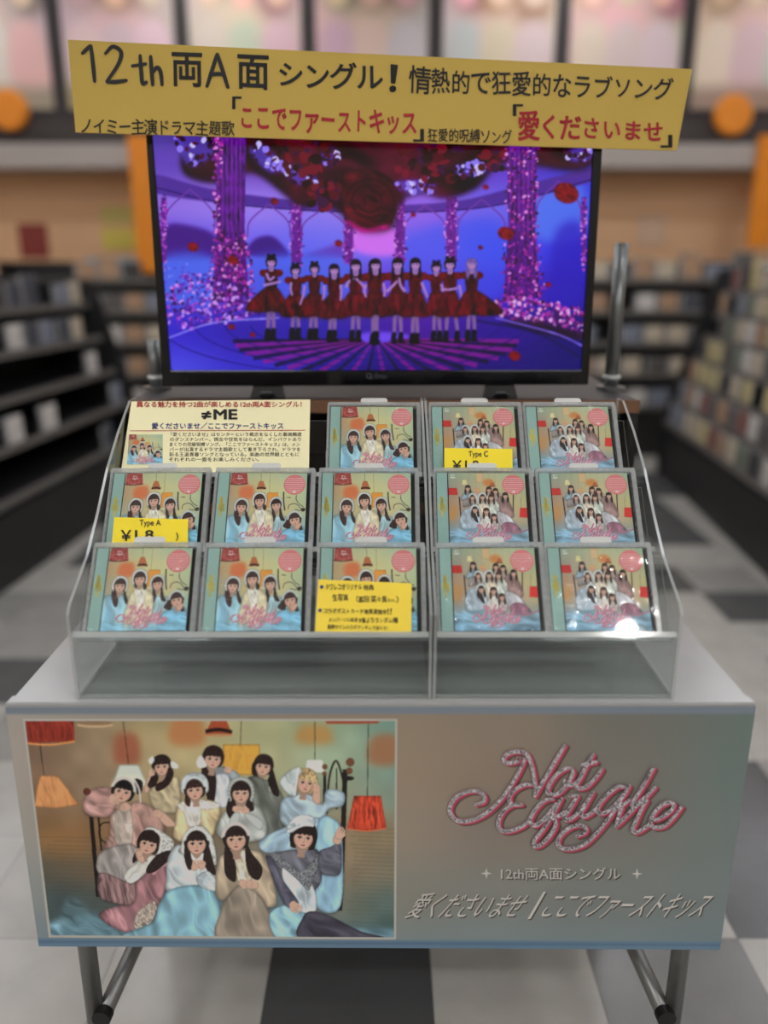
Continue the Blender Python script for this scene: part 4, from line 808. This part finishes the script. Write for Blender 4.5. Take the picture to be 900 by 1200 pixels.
for k, (row, col, x, kd, lab) in enumerate(spots_):
    if kd == 'A': e = A if not usedA else copy_tree(A); usedA = True
    else: e = Cc if not usedC else copy_tree(Cc); usedC = True
    place(e, row, x, random.gauss(0, .004)); e['category'] = 'CD'; e['label'] = lab; e['group'] = 'four people CDs on the rack' if kd == 'A' else 'whole group CDs on the rack'
# ---------------------------------------------------------------- cards on the rack
def card(name, corners, plane, m, label, cat, th=.0006, lift=.0):
    P = [plane.at(*c, lift) for c in corners]; e = empty(name, sum(P, Vector())/4, category=cat, label=label)
    mb = MB(); mb.plate([p-plane.n*th for p in P], plane.n*th); mb.build('card', m, e); return e
ycard = mat('bright yellow card', (250, 224, 30), .55, noise=.03, scale=20)
n1 = card('note_card', [(373, 679), (482.5, 683.5), (482, 744), (369, 740)], ROWP[0], mat('yellow note paper', (246, 216, 62), .6, noise=.03, scale=20), 'yellow note card with handwriting standing on the front ledge before the third CD', 'note', lift=.0022)
hw = dict(off=.012, hand=1.)
letter('lettering', [('タワレコオリジナル', (381.5, 684, 424, 691.5), hw), ('特典', (426, 685, 438, 692), hw), ('生写真', (389.5, 696, 408, 704.5), hw), ('（冨田', (417.5, 698, 432.5, 706), hw), ('菜々風', (434.5, 698, 453.5, 706), hw), ('ちゃん', (454.5, 701.5, 463.5, 705.5), hw), ('）', (464, 698.5, 467, 706.5), hw),
   ('コラボポストカード施策実施中', [(379, 712.5), (453, 713.5), (453, 720.5), (379, 719)], hw), ('!!', (454, 713, 459, 720), hw), ('メンバーソロ絵柄', (385, 723.5, 419, 729), hw), ('11種よりランダム1種', (421, 723.5, 466.5, 730), hw), ('直筆サイン入りがランダムで当たる！', [(383.5, 731.5), (454.5, 733.5), (454.5, 738.5), (383.5, 737)], hw)], ROWP[0], black, n1, .003)
mb = MB()
for u, v in ((377, 687.8), (375, 715.2)): mb.add([ROWP[0].at(u+2.2*math.cos(t), v+2.2*math.sin(t), .0031) for t in np.linspace(0, 2*np.pi, 16, endpoint=False)], [list(range(16))])
mb.build('bullet_dot', mat('blue ink', (24, 40, 110), .5), n1)
cA = card('price_card', [(134, 606), (220.5, 608.5), (219.8, 642), (130.5, 642)], ROWP[1], ycard, 'yellow Type A price card in the middle row over the far left CD', 'price card', lift=.0022)
bold = dict(off=.02)
letter('title_lettering', [('Type A', (163.5, 609, 188.5, 618), dict(off=.012))], ROWP[1], black, cA, .003)
letter('price_lettering', [('￥', (141.5, 621, 154, 634), bold), ('1,8', (158, 621, 180, 634), bold), (')', (206, 624, 209, 634), dict(off=.01))], ROWP[1], black, cA, .003)
cC = card('price_card', [(521, 525), (600.5, 526), (600.7, 552), (520.4, 552)], ROWP[2], ycard, 'yellow Type C price card in the top row over the middle CD', 'price card', lift=.0022)
letter('title_lettering', [('Type C', (549, 528.5, 572, 537), dict(off=.012))], ROWP[2], black, cC, .003)
letter('price_lettering', [('￥', (530, 539.5, 541, 550), bold), ('1,8', (545, 539.5, 561, 550), bold)], ROWP[2], black, cC, .003)
inf = card('info_card', [(154, 470.5), (363.5, 468), (362, 554), (141.5, 554)], ROWP[2], mat('cream card', (246, 238, 190), .6, noise=.02, scale=20), 'cream information card with printed text and a small picture behind the middle row', 'information card', lift=-.004)
S = lambda x0, y0, x1, y1: (140+x0/3.913, 460+y0/3.913, 140+x1/3.913, 460+y1/3.913)
LP = ROWP[2]; LI = -.0034
letter('red_lettering', [('異なる魅力を持つ2曲が楽しめる12th両A面シングル！', S(78, 40, 836, 68), dict(off=.022))], LP, mat('dark red print', (176, 30, 40), .6), inf, LI)
letter('name_lettering', [('≠ME', S(376, 76, 541, 124), dict(off=.035))], LP, black, inf, LI)
letter('blue_lettering', [('愛くださいませ／ここでファーストキッス', S(148, 138, 752, 168), dict(off=.022))], LP, mat('navy print', (30, 38, 130), .6), inf, LI)
body = ['「愛くださいませ」はセンターという概念をなくした最高難度', 'のダンスナンバー。情念や狂気をはらんだ、インパクトあり', 'まくりの究極呪縛ソング。「ここでファーストキッス」は、メン', 'バーが出演するドラマ主題歌として書き下ろされ、ドラマを', '彩る王道青春ソングとなっている。楽曲の世界観とともに', 'それぞれの一面をお楽しみください。']
letter('body_lettering', [(t, S(x0, 182+i*23, x1, 201+i*23), dict(off=.004)) for i, (t, x0, x1) in enumerate(zip(body, (236, 232, 230, 230, 228, 226), (836, 832, 828, 830, 824, 640)))], LP, black, inf, LI)
mb = MB(); b0 = S(48, 174, 852, 177); mb.add([LP.at(b0[0], b0[1], LI), LP.at(b0[2], b0[1]-.6, LI), LP.at(b0[2], b0[3]-.6, LI), LP.at(b0[0], b0[3], LI)], [[3, 2, 1, 0]]); mb.build('rule_line', mat('dark red print', (176, 30, 40)), inf)
bq = S(38, 192, 198, 306); me = firstA.children[0]
ca = art_cover_a(); link('small_picture', art_mesh('small_picture', ca[::2, ::2], [LP.at(*p, LI)-inf.location for p in ((bq[0]+1.5, bq[1]), (bq[2], bq[1]), (bq[2], bq[3]+6), (bq[0]-1, bq[3]+6))], cover_m), inf)
# ---------------------------------------------------------------- cabinet behind, with the television
YC = 1.362; ZCAB = EYE-.200
wood = mat('dark brown wood edge', (120, 84, 58), .5, noise=.25, scale=6, stretch=(.4, 12, 12)); dkwood = mat('black laminate', (34, 31, 30), .45, noise=.15, scale=10)
cab = empty('back_cabinet', (0, 1.6, 0), category='cabinet', label='dark open cabinet with wood edged shelves behind the rack, under the television')
mb = MB(); mb.box((-.43, YC, ZCAB-.02), (.43, 1.82, ZCAB), bev=.002); mb.build('top_board', dkwood, cab)
mb = MB(); mb.box((-.43, YC-.003, ZCAB-.021), (.43, YC-.0002, ZCAB+.0005)); mb.build('edge_strip', wood, cab)
for x in (-.43, .412):
    mb = MB(); mb.box((x, YC+.001, .001), (x+.018, 1.82, ZCAB-.0205)); mb.build('side_board', dkwood, cab)
mb = MB(); mb.box((-.411, 1.80, .001), (.411, 1.819, ZCAB-.0205)); mb.build('back_board', dkwood, cab)
for z in (.62, .80):
    mb = MB(); mb.box((-.411, YC+.01, z), (.411, 1.799, z+.016)); s_ = mb.build('shelf', dkwood, cab); mb = MB(); mb.box((-.411, YC+.006, z-.002), (.411, YC+.0098, z+.018)); under(mb.build('edge_strip', wood), s_).location = -cab.location
YTV = 1.392; PT = Plane((0, YTV, 0), (0, -1, 0))
tv = empty('television', (0, YTV+.03, ZCAB), category='television', label='flat black television on the cabinet showing dancers in red on a violet stage')
gl = mat('gloss black plastic', (14, 14, 16), .12, spec=.5); so = [PT.at(*p) for p in ((168.5, 126), (709, 126), (689.5, 451), (190, 453))]; si = [PT.at(*p) for p in ((176.5, 136), (697, 136), (681, 433.5), (200.4, 434))]
mb = MB(); off = Vector((0, .022, 0)); Vv = so+si+[p+off for p in so]+[p+off for p in si]; F = []
for k in range(4):
    a, b = k, (k+1) % 4; F += [[b, a, 4+a, 4+b], [8+a, 8+b, 12+b, 12+a], [a, b, 8+b, 8+a], [4+b, 4+a, 12+a, 12+b]]
mb.add(Vv, F); bz = mb.build('bezel', gl, tv)
md = bz.modifiers.new('bevel', 'BEVEL'); md.width = .002; md.segments = 2; md.limit_method = 'ANGLE'
mb = MB(); cen = sum(so, Vector())/4; mb.plate([p+Vector((0, .0222, 0)) for p in so], (0, .012, 0)); bq_ = [cen+(p-cen)*.72+Vector((0, .0345, -.02)) for p in so]; mb.plate(bq_, (0, .03, 0)); mb.build('back_housing', mat('matt black plastic', (22, 22, 24), .6, noise=.1, scale=200), tv)
sq = [p+Vector((0, .003, 0)) for p in si]
sw = (si[1].x-si[0].x)
scr_m = printed('lit screen', .15, .4, emit=.72)
link('screen', art_mesh('screen', art_screen(), local(sq, tv), scr_m), tv, label='lit screen showing eleven dancers in red dresses on a violet stage')
for sx in (-.20, .20):
    mb = MB(); zb = PT.at(450, 452).z
    mb.plate([(sx-.03, YTV-.0, ZCAB+.0008), (sx+.03, YTV-.0, ZCAB+.0008), (sx+.02, YTV+.008, zb+.012), (sx-.02, YTV+.008, zb+.012)], (0, .012, 0)); mb.box((sx-.012, YTV-.02, ZCAB+.0006), (sx+.012, YTV+.16, ZCAB+.010), bev=.003); mb.build('foot', gl, tv)
mb = MB(); 
ring = [PT.at(432.5+3.4*math.cos(t), 440.5+3.4*math.sin(t), .0008) for t in np.linspace(0, 2*np.pi, 20, endpoint=False)]+[PT.at(432.5+2.4*math.cos(t), 440.5+2.4*math.sin(t), .0008) for t in np.linspace(0, 2*np.pi, 20, endpoint=False)]
mb.add(ring, [[k, (k+1) % 20, 20+(k+1) % 20, 20+k] for k in range(20)]); mb.add([PT.at(*p, .0009) for p in ((433, 441), (434.5, 440.3), (437, 443.4), (435.5, 444))], [[0, 1, 2, 3]])
logo_m = mat('grey logo print', (84, 88, 96), .4); mb.build('maker_mark', logo_m, tv)
letter('maker_lettering', [('Orion', (438.5, 437.5, 453, 443.5), dict(off=.0))], PT, logo_m, tv, .0008)
pole_m = mat('grey steel pole', (120, 122, 122), .3, metal=.6, noise=.05)
for u, lab, zt in ((184, 'grey steel pole rising behind the left edge of the television', zat(398, 1.5)-EYE), (716, 'grey steel pole with a collar rising beside the right edge of the television', zat(285, 1.5)-EYE)):
    x = xat(u, 450, 1.50); e = empty('metal_pole', (x, 1.50, ZCAB), category='pole', label=lab); mb = MB(); mb.tube([(x, 1.5, ZCAB+.0005), (x, 1.5, EYE+zt)], .0125, 18); mb.build('pole', pole_m, e, True)
    zz = zat(442, 1.5); mb = MB(); mb.tube([(x, 1.5, zz-.004), (x, 1.5, zz-.003), (x, 1.5, zz+.003), (x, 1.5, zz+.004)], [.013, .0165, .0165, .013], 20); mb.build('collar', mat('pale collar', (196, 198, 196), .3, metal=.4), e, True)
    mb = MB(); mb.tube([(x, 1.5, ZCAB+.0004), (x, 1.5, ZCAB+.006)], .026, 22); mb.build('base', pole_m, e)
# ---------------------------------------------------------------- title banner over the television
nb = Vector((.04, -1.03, .02)); PB = Plane((0, 1.362, EYE+.26), nb)
ban = card('title_banner', [(79.5, 46.5), (811, 81), (793, 176.5), (88.5, 155)], PB, mat('mustard yellow board', (204, 172, 76), .6, noise=.03, scale=12), 'long yellow cardboard banner with handwritten title fixed across the top of the television', 'banner', th=.004)
h1 = dict(off=.018, hand=.6); h2 = dict(off=.012, hand=.8); h3 = dict(off=.022, hand=.9)
def fold(x0, y0, x1, y1, dy=0.): return [(x0, y0), (x1, y0+dy), (x1, y1+dy), (x0, y1)]
for nm, m, runs in (('headline_lettering', black, [('両', fold(201, 60, 237, 101, 2), h1), ]), ('headline_lettering', black, [('面', fold(278, 63, 315, 104, 2), h1), ]), ('headline_lettering', black, [('シングル', fold(327, 71, 449, 103, 3), h1), ('！', [(457, 75), (467, 76), (464, 108), (456, 108)], dict(off=.03))]),
   ('slogan_lettering', black, [('情熱的で狂愛的なラブソング', [(479, 76), (790, 90), (788, 119), (479, 110)], h2)]),
   ('drama_lettering', black, [('ノイミー主演ドラマ主題歌', fold(95, 138, 275, 157, 3), h2)]), ('song_lettering', black, [('狂愛的呪縛ソング', fold(501, 149, 600, 166, 3), h2)]),
   ('opening_bracket', black, [('「', fold(272, 113, 283, 128, 0), dict(off=.03))]), ('closing_bracket', black, [('」', fold(484, 151, 497, 166, 0), dict(off=.03))]), ('opening_bracket', black, [('「', fold(601, 122, 613, 136, 0), dict(off=.03))]), ('closing_bracket', black, [('」', fold(774, 158, 788, 173, 0), dict(off=.03))]),
   ('red_lettering', red, [('ここでファーストキッス', [(283, 122), (488, 130), (488, 160), (283, 154)], h3)]), ('red_lettering', red, [('愛くださいませ', [(607, 128), (777, 140), (776, 168), (607, 165)], h3)])):
    letter(nm, runs, PB, m, ban, .0008)
for nm, sts in (('number_lettering', [[(62, 78), (75, 65), (86, 55)], [(86, 55), (92, 105), (97, 156)], [(126, 78), (148, 58), (170, 74), (162, 108), (130, 156)], [(130, 156), (155, 156), (186, 152)], [(223, 82), (226, 125), (230, 160), (242, 156)], [(200, 112), (240, 106)], [(252, 84), (255, 125), (258, 166)], [(257, 132), (270, 116), (280, 130), (284, 166)]]), ('letter_lettering', [[(437, 78), (424, 120), (408, 170)], [(437, 78), (452, 125), (467, 173)], [(416, 137), (436, 134), (457, 136)]])):
    mb = MB()
    for st in sts: ribbon(mb, [(70+x/2.368, 30+y/2.368) for x, y in st], 5.0, lambda u, v: PB.at(u, v, .0008+.00001*len(mb.F)**.5))
    mb.build(nm, black, ban)
# ---------------------------------------------------------------- the shop behind
COL = [(196, 182, 160), (196, 182, 132), (126, 132, 146), (92, 88, 86), (136, 84, 76), (206, 200, 194), (70, 74, 84), (176, 140, 110), (110, 120, 104), (58, 54, 56)]
def small_cd(i):
    mb = MB(); mb.box((-.07, -.006, 0), (.07, .006, .124), 0, .001); mb.box((-.052, -.0068, .004), (.067, -.0061, .120), 1)
    o = mb.build('shelf_cd', [mat('dull case plastic', (150, 150, 150), .25), mat('cover %d' % i, COL[i], .45, noise=.6, scale=22)]); return o.data, o
protos = []
def unit(name, p0, p1, h, depth, label, cdlab, grp, tiers, step, fill, pal):
    p0, p1 = Vector((*p0, 0)), Vector((*p1, 0)); d = (p1-p0); L = d.length; d.normalize(); nrm = Vector((d.y, -d.x, 0))     # front faces along nrm
    if nrm.x*p0.x > 0 and abs(p0.x) > .8 and abs(d.y) > .5: nrm = -nrm
    if abs(d.x) > .8 and nrm.y > 0: nrm = -nrm
    e = empty(name, p0+d*L/2, category='shelf unit', label=label); dk = mat('black shelf laminate', (30, 29, 30), .5, noise=.2, scale=8); ed = mat('grey shelf edge', (112, 108, 104), .5)
    q = lambda a, b, z: p0+d*a+nrm*b+Vector((0, 0, z))
    mb = MB(); mb.plate([q(0, -depth, .001), q(L, -depth, .001), q(L, -depth, h), q(0, -depth, h)], -nrm*.02); mb.build('back_board', dk, e)
    for a in (0, L-.02):
        mb = MB(); mb.plate([q(a, -depth, .001), q(a, 0, .001), q(a, 0, .35), q(a, -depth*.45, h), q(a, -depth, h)], d*.02); mb.build('end_board', dk, e)
    mb = MB(); mb.plate([q(.021, -.03, .001), q(L-.021, -.03, .001), q(L-.021, -.03, .30), q(.021, -.03, .30)], -nrm*.02); mb.build('kick_board', dk, e)
    for t in range(tiers):
        f = t/(tiers-1) if tiers > 1 else 0; z = .34+f*(h-.34-.13); b = -.02-f*depth*.5
        mb = MB(); mb.plate([q(.021, b, z), q(L-.021, b, z), q(L-.021, -depth+.001, z), q(.021, -depth+.001, z)], Vector((0, 0, -.014))); s_ = mb.build('shelf', dk, e)
        mb = MB(); mb.plate([q(.021, b+.004, z-.016), q(L-.021, b+.004, z-.016), q(L-.021, b+.004, z+.018), q(.021, b+.004, z+.018)], -nrm*.003); under(mb.build('edge_strip', ed), s_).location = -e.location
        x = .10
        while x < L-.10:
            if random.random() < (fill if t >= tiers-2 or fill > .84 else fill*.45):
                k = random.choice(pal)
                if not any(pk == k for pk, _ in protos):
                    me_, o = small_cd(k); protos.append((k, me_))
                else: o = link('shelf_cd', [m_ for pk, m_ in protos if pk == k][0])
                o.location = q(x, b-.014, z+.0015); an = math.atan2(-nrm.x, nrm.y) if False else math.atan2(nrm.y, nrm.x)+math.pi/2
                o.rotation_euler = (-.05, 0, an+random.gauss(0, .03)); o['category'] = 'CD'; o['label'] = cdlab; o['group'] = grp
            if t == tiers-1: o_ = bpy.data.objects.get(o.name); o_.scale = (1.06, 1, random.choice((1, 1.25, 1.5, .9)))
            x += step*random.choice((1, 1, 1, 1.12))
unit('shelf_unit', (1.50, 2.45), (1.72, 5.0), 1.24, .55, 'long black CD shelf unit along the right aisle', 'out of focus CD standing on the black shelves of the right aisle', 'CDs on the right aisle shelves', 7, .150, .88, [0, 1, 2, 3, 4, 5, 7, 8, 9])
unit('shelf_unit', (-1.50, 2.6), (-1.36, 4.6), 1.18, .5, 'black CD shelf unit along the left aisle', 'out of focus CD standing on the black shelves of the left aisle', 'CDs on the left aisle shelves', 5, .155, .8, [2, 3, 5, 6, 9, 0])
unit('shelf_unit', (-2.6, 5.5), (2.9, 5.5), 1.30, .45, 'black shelf unit across the back of the shop under the peach wall', 'out of focus CD on the shelves under the peach wall', 'CDs on the back shelves', 5, .155, .9, [0, 2, 3, 5, 6, 7, 9])
frame_dk = mat('dark poster frame', (40, 36, 36), .5); poster_m = printed('poster print', .4, .4)
YP = YB-.31
for k in range(8):
    u = -8+k*148; x0, x1 = xat(u-65, 60, YP), xat(u+65, 60, YP); z0, z1 = zat(128, YP), min(ZC-.03, zat(-60, YP))
    c = Canvas(40, 52, 2); R = np.random.RandomState(20+k); c.view([(0, 0), (100, 0), (100, 130), (0, 130)]); g = lambda a: tuple(np.clip(np.array(a)+R.randn(3)*10, 0, 255))
    c.grad([[g((196,172,158)), g((204,180,168)), g((190,168,156))], [g((206,186,172)), g((214,190,178)), g((198,176,164))], [g((190,170,150)), g((196,176,156)), g((170,150,134))]])
    for i in range(3): c.ell(20+30*i+R.randn()*4, 30+R.randn()*8, 16, 20, g((150,116,102)), soft=5); c.ell(20+30*i, 34, 10, 13, g((222,186,168)), soft=2); c.poly([(5+30*i, 110), (8+30*i, 62), (32+30*i, 62), (38+30*i, 110)], g((214,196,184)), soft=3)
    c.poly([(0, 112), (100, 112), (100, 130), (0, 130)], g((170,146,120)), soft=4)
    e = empty('wall_poster', ((x0+x1)/2, YP, z0), category='poster', label='pale figure poster high on the back wall, %s from the left' % ['first', 'second', 'third', 'fourth', 'fifth', 'sixth', 'seventh', 'eighth'][k], group='posters high on the back wall')
    mb = MB(); mb.box((x0-.03, YP, z0-.03), (x1+.03, YP+.009, z1+.02)); mb.build('frame', frame_dk, e)
    link('print', art_mesh('print', c.done(), [Vector(p)-e.location for p in ((x0, YP-.002, z1), (x1, YP-.002, z1), (x1, YP-.002, z0), (x0, YP-.002, z0))], poster_m, 1.05), e)
orange = mat('orange paint', (236, 140, 20), .5, noise=.05)
def thing_box(name, u0, v0, u1, v1, y, m, label, cat, th=.02, bev=.004):
    mb = MB(); x0, x1 = sorted((xat(u0, (v0+v1)/2, y), xat(u1, (v0+v1)/2, y))); mb.box((x0, y, zat(v1, y)), (x1, y+th, zat(v0, y)), bev=bev); return mb.build(name, m, category=cat, label=label)
for u0, u1, v1, lab in ((155, 186, 320, 'orange hanging sign board on the peach wall, left of the television'), (884, 912, 290, 'orange hanging sign board on the peach wall, at the right edge of the photo')):
    thing_box('hanging_sign', u0, 158, u1, v1, YB-.395, orange, lab, 'sign', .04)
for u, v, lab in ((861, 134, 'round orange sign under the posters, on the right'), (8, 128, 'round orange sign under the posters, on the left')):
    x, z = xat(u, v, YB-.36), zat(v, YB-.36); mb = MB(); mb.tube([(x, YB-.36, z), (x, YB-.345, z), (x, YB-.311, z)], [.115, .125, .125], 28); mb.build('round_sign', orange, category='sign', label=lab)
for a in ((118, 242, 158, 262, (222, 204, 120), 'small pale yellow card above another on the peach wall'), (120, 268, 166, 292, (232, 212, 96), 'small bright yellow card below another on the peach wall'), (100, 302, 182, 326, (172, 196, 206), 'pale blue card strip on the wall above the left shelves'), (22, 262, 56, 302, (150, 60, 52), 'dark red picture on the peach wall'), (748, 252, 780, 288, (226, 190, 160), 'pale card on the peach wall, right of the television'), (722, 345, 776, 366, (212, 190, 110), 'yellow card above another, right of the television'), (722, 374, 776, 396, (206, 186, 104), 'yellow card below another, right of the television')):
    thing_box('wall_card', a[0], a[1], a[2], a[3], YB-.012, mat('card %d' % a[0] + '%d' % a[1], a[4], .6, noise=.1), a[5], 'card', .011, .001)
